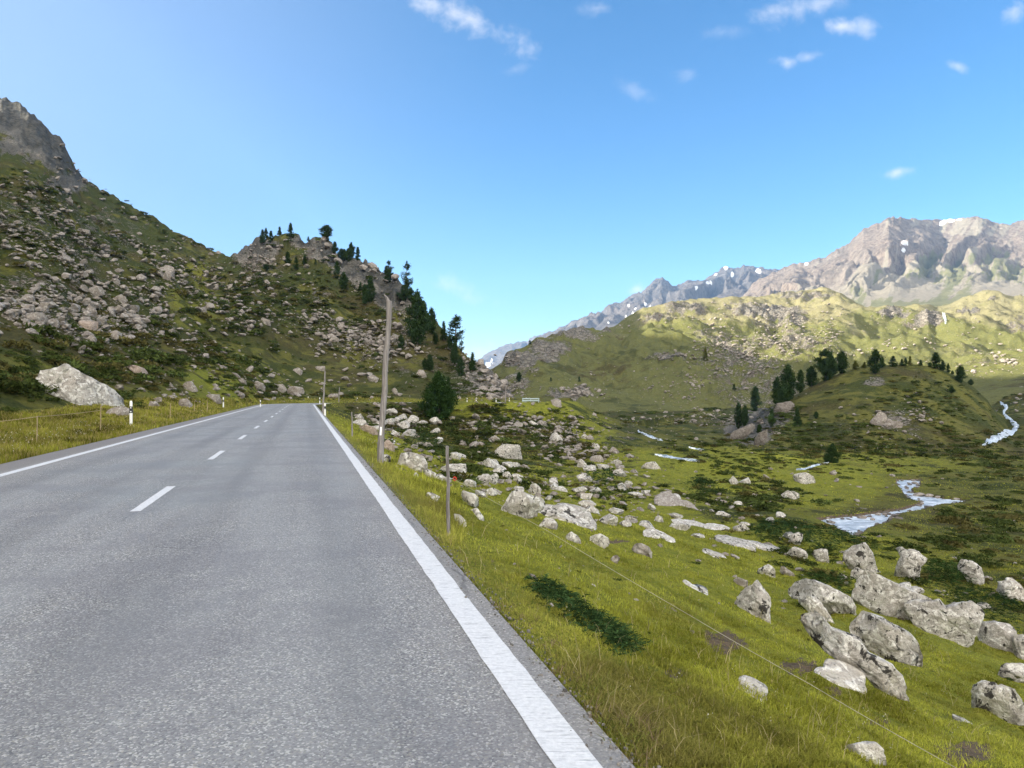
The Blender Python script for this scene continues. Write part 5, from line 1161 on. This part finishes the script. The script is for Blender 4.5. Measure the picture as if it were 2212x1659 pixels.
for kind, (x, b, t), w, lab, sh in [
    ('col', R5(1355, 1162, 1092), 13, 'dark tree at the shadow edge on the green hill', hill1), ('pale', R5(1730, 1235, 1138), 12, 'sunlit yellowish tree on the green hill', hill2), ('col', R5(300, 1392, 1325), 12, 'bluish tree beside the crag at the left foot of the green hill', hill1), ('cone', R5(545, 1402, 1373), 5, 'tiny dark tree in the shaded green hill, left one', hill1), ('cone', R5(763, 1398, 1362), 6, 'tiny dark tree in the shaded green hill above the rock outcrop', hill1),
    ('cone', R5(1166, 1386, 1362), 4, 'speck like tree in the shaded green hill, left of two', hill1), ('cone', R5(1200, 1406, 1386), 4, 'speck like tree in the shaded green hill, right of two', hill1), ('cone', R5(1597, 1602, 1560), 6, 'tiny tree at the valley end below the green hill, left of two', near), ('cone', R5(1650, 1606, 1568), 5, 'tiny tree at the valley end below the green hill, right of two', near), ('cone', R5(1952, 1468, 1428), 7, 'tiny tree beside the rounded pine left of the knoll', hill2), ('cone', R5(383, 1110, 1082), 7, 'tiny tree on the skyline of the green hill', hill1)]:
    tree(kind, x, b, t, w, lab, G3, sh)

# ================================================================ low shrubs, turf and flowers
M_GRASS = m_leaf('grass_blade', .3)
def clump(seed, n, size, flat=.55):
    rng = np.random.default_rng(seed); d = rng.normal(size=(n, 3)); d[:, 2] = np.abs(d[:, 2]); d /= np.linalg.norm(d, axis=1)[:, None]
    c = d * (rng.uniform(.55, 1.05, n) * (1 + .25 * gn(d[:, 0] * 3, d[:, 1] * 3, seed)))[:, None]; c[:, 2] *= flat
    v, f = tris(c, size, rng, .7, 2.2); return v, f
def scatter_clumps(name, label, dens, sheet, protos, colfn, hscale, right=None):
    x, r, s, X, Y = sample(dens, sheet); l = lateral(X, Y) if sheet is near else np.full(len(X), 30.)
    ok = (l > RE + 1.2) | (l < -LE - 1.2)
    ok &= ~(in_poly(X, Y, BW) | (poly_dist(X, Y, BW) < .7)) if sheet is near else ok
    x, s, X, Y = x[ok], s[ok], X[ok], Y[ok]; Z = place_z(sheet, x, Y); R = s * Y / F * np.where(X < SL * Y, .72, .55)
    Vs, Fs, Cs, b = [], [], [], 0
    for k in range(len(X)):
        v, f = protos[k % len(protos)]; a = RNG.random() * 6.28; c, sn = math.cos(a), math.sin(a)
        sc = R[k] * np.array([RNG.uniform(.8, 1.5), RNG.uniform(.8, 1.2), hscale * RNG.uniform(.6, 1.1)]); w = v * sc
        Vs.append(np.stack([w[:, 0] * c - w[:, 1] * sn + X[k], w[:, 0] * sn + w[:, 1] * c + Y[k], w[:, 2] + Z[k] - .08 * R[k]], 1)); Fs.append(f + b); b += len(v)
        cc = colfn(RNG) ; Cs.append(np.repeat(np.clip(cc[None] * RNG.uniform(.55, 1.5, (len(f), 1)), 0, 1), 3, 0))
    tag(mesh_np(name, np.concatenate(Vs), np.concatenate(Fs), M_GRASS, color=np.concatenate(Cs)), label, 'shrubs', kind='stuff')
CL = [clump(k, 150, .17) for k in range(6)]
def heath(r): return np.array([.046, .062, .017]) * r.uniform(.6, 1.6) if r.random() < .76 else np.array([.085, .078, .026]) * r.uniform(.7, 1.3)
SHL = [(100, 925, 130, 24, 34, 8, 22), (230, 905, 60, 14, 16, 8, 18), (120, 780, 200, 60, 390, 10, 34), (60, 830, 110, 30, 150, 12, 36), (330, 790, 170, 60, 360, 8, 26), (430, 700, 160, 80, 420, 6, 16), (200, 560, 240, 140, 720, 4, 13), (120, 480, 180, 80, 330, 4, 11), (560, 760, 170, 80, 495, 5, 15), (650, 640, 110, 70, 360, 4, 12), (760, 680, 110, 80, 450, 4, 12), (880, 800, 100, 50, 255, 4, 14), (1010, 830, 70, 40, 210, 4, 14), (850, 845, 200, 18, 180, 5, 16), (240, 470, 120, 50, 210, 3, 9), (380, 540, 130, 60, 270, 3, 9), (530, 620, 100, 60, 255, 4, 10), (60, 420, 90, 50, 120, 4, 10), (640, 850, 120, 14, 75, 5, 14), (290, 870, 90, 12, 30, 6, 16), (500, 850, 90, 18, 90, 6, 18)]
SHR = [(1500, 1380, 420, 150, 46, 7, 20), (1950, 1560, 300, 90, 36, 8, 24), (1150, 1180, 160, 90, 20, 6, 16), (900, 920, 110, 50, 232, 8, 34), (1010, 900, 100, 30, 174, 6, 26), (1050, 950, 170, 50, 377, 8, 32), (1200, 930, 120, 50, 275, 6, 22), (980, 1000, 130, 40, 174, 12, 46), (1110, 1010, 110, 30, 145, 10, 36), (1250, 1030, 160, 40, 174, 8, 34), (1350, 1070, 150, 24, 101, 10, 34), (1560, 1060, 160, 50, 217, 8, 36), (1640, 1090, 90, 40, 130, 10, 36), (1400, 950, 220, 50, 478, 5, 16), (1520, 900, 140, 40, 319, 4, 12), (1700, 970, 250, 34, 478, 5, 18), (1950, 980, 300, 40, 551, 5, 20), (1800, 920, 200, 60, 551, 4, 13), (2000, 870, 170, 70, 478, 4, 12), (2100, 940, 120, 40, 232, 4, 16), (2120, 1010, 150, 40, 261, 6, 24), (2140, 1090, 150, 50, 246, 10, 38), (2060, 1160, 200, 50, 200, 12, 44), (1720, 1150, 110, 22, 60, 14, 44), (1840, 1190, 160, 26, 90, 14, 44), (2090, 1230, 130, 50, 90, 16, 50), (1900, 1270, 110, 30, 40, 16, 44), (1740, 1340, 60, 30, 10, 16, 40), (2160, 1290, 90, 40, 50, 16, 46), (1640, 1000, 120, 20, 87, 5, 18), (1350, 1180, 200, 40, 16, 8, 24), (1700, 900, 70, 40, 174, 4, 14), (2190, 850, 40, 50, 174, 4, 14), (1330, 900, 100, 20, 174, 4, 12)]
scatter_clumps('heath', 'dark low alpine heath and dwarf juniper covering the left hillside', SHL, near, CL, heath, .95)
scatter_clumps('heath', 'dark low heath and juniper mats spread over the right slopes and valley', SHR, near, CL, heath, .75)
def blades(name, label, regions, hmin, hmax, colfn, wid=.006, lean=.5, mask=None):
    """single grass blades standing on the ground; regions = (x0,x1,row0,row1,count)"""
    xs, rs = [], []
    for x0, x1, r0, r1, n in regions: xs.append(RNG.uniform(x0, x1, n)); rs.append(RNG.uniform(r0, r1, n))
    x, r = np.concatenate(xs), np.concatenate(rs); X, Y, ok = near.hit(x, r); l = lateral(X, Y); ok &= mask(x, r, X, Y, l)
    x, X, Y, l = x[ok], X[ok], Y[ok], l[ok]; n = len(X)
    X = X + RNG.normal(0, .02, n); Z = place_z(near, x, Y)
    tuft = .7 + .5 * gn(X / .35, Y / .35, 7) + .35 * gn(X / 1.4, Y / 1.4, 8); h = RNG.uniform(hmin, hmax, n) * np.clip(tuft, .3, 1.6)
    w = np.maximum(wid, Y * .00062) * RNG.uniform(.7, 1.3, n); a = RNG.random(n) * 2 * PI
    d = RNG.normal(0, lean, (n, 2)) * h[:, None]; side = np.stack([np.cos(a), np.sin(a)], 1) * w[:, None] * .5
    V = np.zeros((n, 5, 3)); b = np.stack([X, Y], 1)
    V[:, 0, :2] = b - side; V[:, 1, :2] = b + side; V[:, 2, :2] = b + d * .35 + side * .8; V[:, 3, :2] = b + d * .35 - side * .8; V[:, 4, :2] = b + d
    V[:, 0, 2] = V[:, 1, 2] = Z - .02; V[:, 2, 2] = V[:, 3, 2] = Z + h * .55; V[:, 4, 2] = Z + h * .93
    i = np.arange(n) * 5
    Fc = np.concatenate([np.stack([i, i + 1, i + 2], 1), np.stack([i, i + 2, i + 3], 1), np.stack([i + 3, i + 2, i + 4], 1)])
    col = colfn(X, Y, l, n); col = np.repeat(col, 5, 0)
    tag(mesh_np(name, V.reshape(-1, 3), Fc, M_GRASS, color=np.clip(col, 0, 1)), label, 'grass', kind='stuff')
def c_right(X, Y, l, n):
    g = np.array([[.305, .315, .046]]) * RNG.uniform(.6, 1.35, (n, 1))
    t = np.clip(.5 + .8 * gn(X / 3.1, Y / 2.2, 35) + .9 * gn(X / 1.3, Y / 1.3, 31) + .5 * gn(X / .4, Y / .4, 32), 0, 1)[:, None]
    g = g * (.48 + .72 * t) * np.array([[1, 1, 1]]); dry = np.clip(1 - (l - RE) / .7, 0, 1)[:, None] * .42 + (RNG.random((n, 1)) < .05)
    dry = np.clip(dry + .35 * np.clip(gn(X / 2.2, Y / 2.2, 34) - .15, 0, 1)[:, None], 0, .9)
    return g * (1 - dry) + dry * np.array([[.29, .245, .10]]) * RNG.uniform(.7, 1.4, (n, 1))
def c_left(X, Y, l, n):
    g = np.array([[.23, .235, .032]]) * RNG.uniform(.6, 1.35, (n, 1)) * np.clip(.8 + .9 * fbm(X / 1.6, Y / 2.4, 2, 71), .3, 1.25)[:, None]; dry = (RNG.random((n, 1)) < .34) * RNG.uniform(.4, 1, (n, 1))
    return g * (1 - dry) + dry * np.array([[.38, .30, .125]]) * RNG.uniform(.7, 1.2, (n, 1))
blades('grass', 'bright short grass on the bank falling away right of the road', [(780, 2260, 1000, 1659, 230000), (800, 2260, 1300, 1659, 80000)], .022, .050, c_right, .005, .75, lambda x, r, X, Y, l: (l > RE + .04) & (Y < 45) & (RNG.random(len(X)) < np.clip((l - RE) * 1.6 + .25, 0, 1)) & (ellipses(*bxy(x, r), BARE, .6) < RNG.random(len(X)) + .1))
blades('meadow_grass', 'short grass of the meadow on the valley floor', [(1150, 2260, 960, 1300, 60000), (700, 1300, 890, 1060, 26000)], .05, .13, c_right, .01, .6, lambda x, r, X, Y, l: (l > RE + .04) & (Y > 20) & (Y < 130) & (fbm(X / 6, Y / 6, 3, 50) > -.25) & ~in_poly(X, Y, BW))
blades('tall_grass', 'tall half dry grass along the left verge of the road', [(-40, 300, 880, 1010, 60000), (200, 580, 862, 950, 40000), (560, 1110, 858, 880, 9000)], .09, .29, c_left, .006, .35, lambda x, r, X, Y, l: ((l < -LE - .05) & (l > -LE - 6.5 - Y * .02)) & (RNG.random(len(X)) < np.clip((-l - LE) * .9 + .15, 0, 1)))
blades('verge_grass', 'thin verge grass between the right edge line and the pole', [(660, 1000, 868, 1180, 34000)], .06, .2, c_right, .006, .5, lambda x, r, X, Y, l: (l > RE + .05) & (l < RE + 2.2) & (Y < 110) & (RNG.random(len(X)) < np.clip((l - RE) * 2 + .2, 0, 1)))
blades('dry_stalks', 'sparse long dry grass stalks leaning over the right bank', [(950, 2200, 1150, 1655, 900)], .10, .26, lambda X, Y, l, n: np.array([[.42, .36, .19]]) * RNG.uniform(.6, 1.2, (n, 1)), .003, .6, lambda x, r, X, Y, l: (l > RE + .1) & (Y < 25))
blades('verge_weeds', 'low dark weeds and tufts growing at the crumbling right asphalt edge', [(900, 1420, 1150, 1659, 9000)], .02, .09, lambda X, Y, l, n: np.where(gn(X / .3, Y / .3, 81)[:, None] > 0, np.array([[.20, .15, .085]]), np.array([[.15, .17, .035]])) * RNG.uniform(.5, 1.4, (n, 1)), .005, .9, lambda x, r, X, Y, l: (l > RE - .05) & (l < RE + .30) & (fbm(X / .25, Y / .25, 2, 82) > -.05))
def flowers():
    xs = np.concatenate([RNG.uniform(-20, 560, 900), RNG.uniform(880, 1300, 50), RNG.uniform(1200, 2200, 60)]); rs = np.concatenate([RNG.uniform(880, 1010, 900), RNG.uniform(1010, 1260, 50), RNG.uniform(1250, 1650, 60)])
    X, Y, ok = near.hit(xs, rs); l = lateral(X, Y); ok &= ((l < -LE - .15) & (l > -LE - 2.6)) | (l > RE + .3); xs, X, Y, l = xs[ok], X[ok], Y[ok], l[ok]
    Z = place_z(near, xs, Y) + np.where(l < 0, RNG.uniform(.12, .34, len(X)), RNG.uniform(.04, .09, len(X)))
    c = np.stack([X, Y, Z], 1); c = np.repeat(c, 5, 0); c = c + RNG.normal(0, .012, c.shape); v, f = tris(c, np.where(c[:, 1] < 16, .006, .013), RNG, .9, 1.2)
    tag(mesh_np('wildflowers', v, f, M_GRASS, color=np.repeat(np.array([[.62, .60, .50]]) * RNG.uniform(.7, 1.2, (len(c), 1)), 3, 0)), 'small white wildflowers sprinkled in the verge grass', 'flowers', kind='stuff')
flowers()
# dark juniper creeping down the bank beside the road
def juniper(name, pts, n, label, lenpx=16, col=(.026, .050, .018)):
    """sprawling juniper: many feathery sprays along the given ridge of photo points (x,row,radius px)"""
    P = np.array(pts, float); Vs, Cs = [], []
    t = RNG.uniform(0, len(P) - 1, n); x = np.interp(t, range(len(P)), P[:, 0]); r = np.interp(t, range(len(P)), P[:, 1]); w = np.interp(t, range(len(P)), P[:, 2])
    q = RNG.normal(0, .48, (n, 2)); x = x + q[:, 0] * w; r = r + q[:, 1] * w * .75; X, Y, ok = near.hit(x, r); Z = place_z(near, x, Y)
    edge = np.clip(1 - np.hypot(q[:, 0], q[:, 1]) / 1.1, 0, 1); top = Z + edge * w * Y / F * .7 * RNG.uniform(.55, 1.1, n)
    for k in range(n):
        s = lenpx * Y[k] / F * RNG.uniform(.6, 1.4); a = RNG.random() * 6.28; d = np.array([math.cos(a), math.sin(a), RNG.uniform(-.1, .7)]); d /= np.linalg.norm(d)
        m = 16; f = np.linspace(.1, 1, m); p = np.array([X[k], Y[k], top[k]]) + d * (s * f)[:, None] - np.array([0, 0, 1]) * (s * .35 * f ** 2)[:, None]
        b = np.cross(d, [0, 0, 1]); b /= np.linalg.norm(b) + 1e-9; sg = np.where(np.arange(m) % 2, 1, -1)[:, None]
        tip = p + (d * .6 + b * sg * .8 + RNG.normal(0, .25, (m, 3))) * (s * .30 * (1.15 - f))[:, None]; wv = np.cross(tip - p, RNG.normal(size=(m, 3))); wv /= np.linalg.norm(wv, axis=1)[:, None] + 1e-9
        wv *= s * .035; Vs.append(np.stack([p - wv, p + wv, tip], 1).reshape(-1, 3))
        Cs.append(np.repeat(np.array([col]) * RNG.uniform(.5, 1.9) * np.linspace(.6, 1.4, m)[:, None] * RNG.uniform(.8, 1.2, (m, 1)), 3, 0))
    V = np.concatenate(Vs); tag(mesh_np(name, V, np.arange(len(V)).reshape(-1, 3), M_GRASS, color=np.clip(np.concatenate(Cs), 0, 1)), label, 'shrub')
juniper('juniper_shrub', [(1165, 1268, 26), (1200, 1292, 34), (1225, 1310, 30), (1260, 1338, 30), (1300, 1358, 34), (1330, 1380, 30), (1362, 1404, 26)], 760, 'dark feathery juniper creeping down the bright grass bank close to the road', 34, (.034, .064, .022))
juniper('juniper_shrub', [(1640, 1150, 30), (1700, 1156, 40), (1780, 1170, 44), (1850, 1178, 30)], 900, 'wide dark juniper mat below the brook bend', 15)
juniper('juniper_shrub', [(1850, 1275, 40), (1790, 1262, 34), (1740, 1250, 20)], 420, 'green juniper behind the long sloping boulders of the cluster', 17, (.03, .055, .016))
juniper('juniper_shrub', [(2010, 1235, 34), (2050, 1250, 44), (2080, 1270, 36)], 520, 'green juniper cushion right of the tall black topped boulder', 17, (.03, .055, .016))
juniper('juniper_shrub', [(2060, 1300, 40), (2130, 1310, 50), (2200, 1330, 40)], 520, 'juniper hedge above the two humped boulder at the right edge', 17, (.024, .045, .014))
juniper('juniper_shrub', [(1000, 1085, 26), (940, 955, 30), (890, 960, 34), (960, 975, 34)], 500, 'dark juniper mat below the roadside tree near the pole', 10)
juniper('juniper_shrub', [(1260, 1048, 44), (1330, 1052, 50), (1310, 1045, 40)], 420, 'dark juniper mat behind the egg shaped boulder', 12)
juniper('juniper_shrub', [(1500, 1052, 34), (1530, 1062, 26)], 260, 'dark juniper mat in the middle meadow left of the heathy mound', 11)
# ================================================================ road furniture, posts and fences
M_WHITE = m_simple('white_plastic', (.72, .72, .70), .5, .4, .08, 12, .1); M_BLACK = m_simple('black_plastic', (.02, .02, .022), .5, .4); M_REFL = m_simple('reflector', (.86, .87, .88), .25, .7, .05, 40, .1)
M_GREYWOOD = m_wood('weathered_wood', (.12, .108, .104), (.32, .30, .295)); M_STAKE = m_wood('pale_stake', (.22, .17, .09), (.42, .34, .20)); M_STEEL = m_simple('galvanised_steel', (.38, .47, .50), .4, .5, .12, 6, .05, .6); M_RED = m_simple('red_plastic', (.55, .05, .03), .5, .4); M_WIRE = m_simple('fence_wire_white', (.36, .34, .27), .6, .3, .2)
def at(x, row):
    X, Y, ok = near.hit([x], [row]); z = place_z(near, np.array([x]), Y)[0]; return X[0], Y[0], z
# marker post: flat oval tube with a domed top, black band and round reflectors (unit height 1 m)
def marker_parts():
    bm = bmesh.new(); R = []; N = 14
    prof = [(-.12, 1.0), (.30, 1.0), (.78, .97), (.90, .95), (.95, .84), (.985, .58), (1.0, .2)]
    for z, s in prof: R.append([bm.verts.new((.062 * s * math.cos(2 * PI * k / N), .045 * s * math.sin(2 * PI * k / N), z)) for k in range(N)])
    for A, B in zip(R, R[1:]):
        for k in range(N): bm.faces.new((A[k], A[(k + 1) % N], B[(k + 1) % N], B[k]))
    bm.faces.new(R[-1]); body = bm_obj('post_body', bm, M_WHITE, smooth=True)
    bm = bmesh.new(); R = [[bm.verts.new((.0655 * math.cos(2 * PI * k / N), .0485 * math.sin(2 * PI * k / N), z)) for k in range(N)] for z in (.51, .77)]
    for k in range(N): bm.faces.new((R[0][k], R[0][(k + 1) % N], R[1][(k + 1) % N], R[1][k]))
    band = bm_obj('band', bm, M_BLACK, smooth=True); refl = []
    for z in (.565, .715):
        bm = bmesh.new(); bmesh.ops.create_cone(bm, cap_ends=True, segments=14, radius1=.024, radius2=.020, depth=.008, matrix=Matrix.Translation((0, -.0515, z)) @ Matrix.Rotation(PI / 2, 4, 'X')); refl.append(bm_obj('reflector', bm, M_REFL))
    return [body, band] + refl
MP = marker_parts(); first = True
for x, b, t, lab in [(283, 921, 866.5, 'nearest white marker post with black band on the left verge'), (482.5, 881, 858, 'second white marker post on the left verge, in front of the low flat boulder'), (562.5, 869.5, 853, 'third white marker post on the left verge before the bend'), (665.8, 868, 856.5, 'white marker post straight ahead on the outside of the bend'),
                     (690.8, 873.5, 858.5, 'white marker post on the inside of the bend left of the thin pole'), (702, 897.5, 871, 'white marker post at the right edge line in front of the thin pole'), (771.8, 869, 858.8, 'white marker post beside the far road left of the leaning pole'),
                     (1009, 869, 859.5, 'white marker post on the far road right of the roadside tree, first of four'), (1028.5, 868, 860.5, 'white marker post on the far road, second right of the roadside tree'), (1071.6, 868, 859.5, 'white marker post on the far road, third right of the roadside tree'), (1100, 868, 861, 'white marker post on the far road nearest to the guardrail')]:
    X, Y, z = at(x, b)
    if Y > 100 or b < 875: Y = {665.8: 126., 690.8: 106., 771.8: 127., 562.5: 84.}.get(x, 127.); X = (x - HX) / F * Y; z = EVAL(X, Y)[0]
    h = (b - t) / F * Y
    if x > 600 and b < 875: z = CAMZ + (HY - b) / F * Y
    o = empty('marker_post', (X, Y, z), math.atan2(-X, Y) * .6, lab, 'marker post', 'white marker posts along the road'); o.scale = (1, 1, max(.7, min(1.15, h)))
    for p in MP:
        c = p if first else p.copy()
        if not first: C.objects.link(c)
        c.parent = o
    first = False
def wood_post(name, x, b, t, xt, wpx, label, cat, mat, jag=0., Yfix=None):
    if Yfix: Y = Yfix; X = (x - HX) / F * Y; z = CAMZ + (HY - b) / F * Y
    else: X, Y, z = at(x, b)
    h = (b - t) / F * Y; dx = (xt - x) / F * Y; r = wpx / F * Y / 2
    bm = bmesh.new(); n = 9; rng = random.Random(int(x))
    tube(bm, [(dx * k / n + rng.uniform(-.25, .25) * r * (0 < k < n), rng.uniform(-.2, .2) * r * (0 < k < n), -.25 * (k == 0) + h * k / n) for k in range(n + 1)], [r * (1.14 - .26 * k / n) * rng.uniform(.95, 1.05) for k in range(n + 1)], 12)
    if jag:
        for v in bm.verts:
            if v.co.z > h - 1e-4: v.co.z += jag * rng.uniform(-1, 1); v.co.x -= .2 * jag
    o = bm_obj(name, bm, mat, smooth=True); o.location = (X, Y, z)
    m = o.modifiers.new('edge', 'EDGE_SPLIT'); m.split_angle = math.radians(50)
    return tag(o, label, cat), (X, Y, z, h, dx, r)
pole, (X, Y, z, h, dx, r) = wood_post('pole', 821, 1000, 650, 841, 12.5, 'leaning weathered wooden snow pole with a white strip, right of the road', 'pole', M_GREYWOOD, .05)
bm = bmesh.new(); zz = (1000 - 931) / F * Y; box(bm, -.022, .022, -.006, .004, -9 / F * Y, 9 / F * Y, .002)
c = bm_obj('reflector_strip', bm, M_REFL, parent=pole); c.location = (dx * zz / h - .012, -r * 1.08, zz); c.rotation_euler = (0, math.atan2(dx, h), 0)
bm = bmesh.new(); tube(bm, [(0, 0, 0), (-.03, .01, .07), (-.10, .02, .16)], [.045, .035, .008], 6); c = bm_obj('splinter', bm, M_GREYWOOD, parent=pole); c.location = (dx * .99 - .02, 0, h - .01)
wood_post('pole', 697, 893, 803, 702.5, 3.6, 'thin upright wooden snow pole behind the marker post at the bend', 'pole', M_GREYWOOD)
wood_post('pole', 1091.5, 868, 831, 1092.5, 1.9, 'distant thin snow pole by the rocky end of the knob', 'pole', M_GREYWOOD, Yfix=127)
wood_post('pole', 731.5, 872, 836, 733, 1.7, 'very thin snow pole inside the bend right of the thin upright one', 'pole', M_GREYWOOD, Yfix=118)
wood_post('fence_stake', 761, 943, 890, 760, 3.2, 'grey fence stake at the right verge before the rocks', 'stake', M_GREYWOOD)
post, (PX, PY, PZ, PH, _, pr) = wood_post('fence_post', 969, 1158, 964, 966.5, 7.5, 'grey wooden fence post with a red insulator at the right verge', 'post', M_GREYWOOD, .008)
bm = bmesh.new(); zi = (1158 - 1034) / F * PY
tube(bm, [(0, 0, 0), (.035, 0, .002)], .004, 6); c = bm_obj('insulator_stem', bm, M_STEEL, parent=post); c.location = (pr * .8, 0, zi)
bm = bmesh.new(); pts = [(.052 + .016 * math.cos(a), 0, .018 * math.sin(a)) for a in np.linspace(0, 2 * PI, 13)]; tube(bm, pts, .007, 6, False); c = bm_obj('insulator', bm, M_RED, parent=post); c.location = (pr * .8, 0, zi)
stk = []
for x, b, t, lab in [(79.5, 962, 899, 'pale thin stake nearest the left edge, holding the fence tape'), (217, 936.5, 876, 'pale yellowish thin stake right of the huge boulder on the left verge'), (367.5, 905.5, 870.5, 'pale thin stake right of the nearest marker post'), (419.5, 890.5, 872, 'pale thin stake left of the second marker post, farther of two'), (447.5, 890, 867, 'pale thin stake directly left of the second marker post')]:
    stk.append(wood_post('fence_stake', x, b, t, x + .8, 2.4 if x < 300 else 1.8, lab, 'stake', M_STAKE)[1])
def wire(name, pts, rad, label, mat, sag=.0):
    bm = bmesh.new(); P = []
    for a, b in zip(pts, pts[1:]):
        for k in range(9):
            t = k / 9; P.append(tuple(np.array(a) * (1 - t) + np.array(b) * t - np.array([0, 0, sag * 4 * t * (1 - t)])))
    P.append(pts[-1]); tube(bm, P, rad, 5); return tag(bm_obj(name, bm, mat), label, 'wire')
ray = lambda x, row, Y: ((x - HX) / F * Y, Y, CAMZ + (HY - row) / F * Y)
wire('fence_wire', [(PX + .05, PY, PZ + zi), ray(1180, 1145, 6.1), ray(1500, 1335, 4.6), ray(1750, 1478, 3.9), ray(2060, 1656, 3.2), ray(2330, 1815, 2.8)], 0.0016, 'thin pale fence wire running down to the right from the red insulator', M_WIRE, .004)
s1, s0 = stk[1], stk[0]
wire('fence_tape', [ray(-90, 918, s0[1] * .9), (s0[0], s0[1], s0[2] + s0[3] * .98), (s1[0], s1[1], s1[2] + s1[3] * .82)], .009, 'yellowish fence tape strung between two pale stakes on the left verge', M_STAKE, .02)
# guardrail at the far corner
def guardrail():
    pp = PATH[(PATH[:, 1] > 110) & (PATH[:, 1] < 131) & (PATH[:, 0] > -14)]; Yc = pp[np.argmin(np.abs(pp[:, 0] - 2))][1] - RE - .55; Yc = min(max(Yc, 112), 124)
    xa, xb = (1128 - HX) / F * Yc, (1165 - HX) / F * Yc; g = empty('guardrail', (xa, Yc, 0), 0, 'short pale blue steel guardrail at the far road corner', 'guardrail')
    zt = CAMZ + (HY - 860) / F * Yc; L_ = xb - xa
    for z in (zt - .10, zt - .42):
        bm = bmesh.new(); prof = [(-.02, -.09), (-.05, -.05), (-.02, -.015), (-.02, .015), (-.05, .05), (-.02, .09), (.0, .09), (-.03, .05), (.0, .0), (-.03, -.05), (.0, -.09)]
        A = [[bm.verts.new((x, p[0], z + p[1])) for p in prof] for x in (0, L_)]; n = len(prof)
        for k in range(n): bm.faces.new((A[0][k], A[0][(k + 1) % n], A[1][(k + 1) % n], A[1][k]))
        bm_obj('rail', bm, M_STEEL, parent=g)
    for k in range(3):
        bm = bmesh.new(); x = .1 + k * (L_ - .2) / 2; box(bm, x - .05, x + .05, .01, .11, -1.1, zt, .01); bm_obj('rail_post', bm, M_STEEL, parent=g)
guardrail()
world()
sc = bpy.context.scene
sc.render.engine = 'CYCLES'; sc.cycles.use_denoising = True
sc.cycles.max_bounces = 6; sc.cycles.diffuse_bounces = 3; sc.cycles.glossy_bounces = 2; sc.cycles.transmission_bounces = 4; sc.cycles.volume_bounces = 0; sc.cycles.transparent_max_bounces = 6
sc.cycles.use_adaptive_sampling = True; sc.cycles.adaptive_threshold = .015
sc.view_settings.view_transform = 'Standard'; sc.view_settings.look = 'None'; sc.view_settings.exposure = EXPO; sc.view_settings.gamma = 1
def haze():
    bm = bmesh.new(); box(bm, -1300, 4300, -420, 7400, -140, 1150)
    m = bpy.data.materials.new('mountain_air'); m.use_nodes = True; t = m.node_tree; t.nodes.clear()
    o = t.nodes.new('ShaderNodeOutputMaterial'); v = t.nodes.new('ShaderNodeVolumePrincipled'); t.links.new(v.outputs[0], o.inputs['Volume'])
    v.inputs['Color'].default_value = (.30, .56, 1, 1); v.inputs['Density'].default_value = HAZE; v.inputs['Anisotropy'].default_value = .1
    m.cycles.homogeneous_volume = True
    tag(bm_obj('haze', bm, m), 'thin blue mountain haze filling the valley air', 'haze', kind='stuff')
if HAZE > 0: haze()
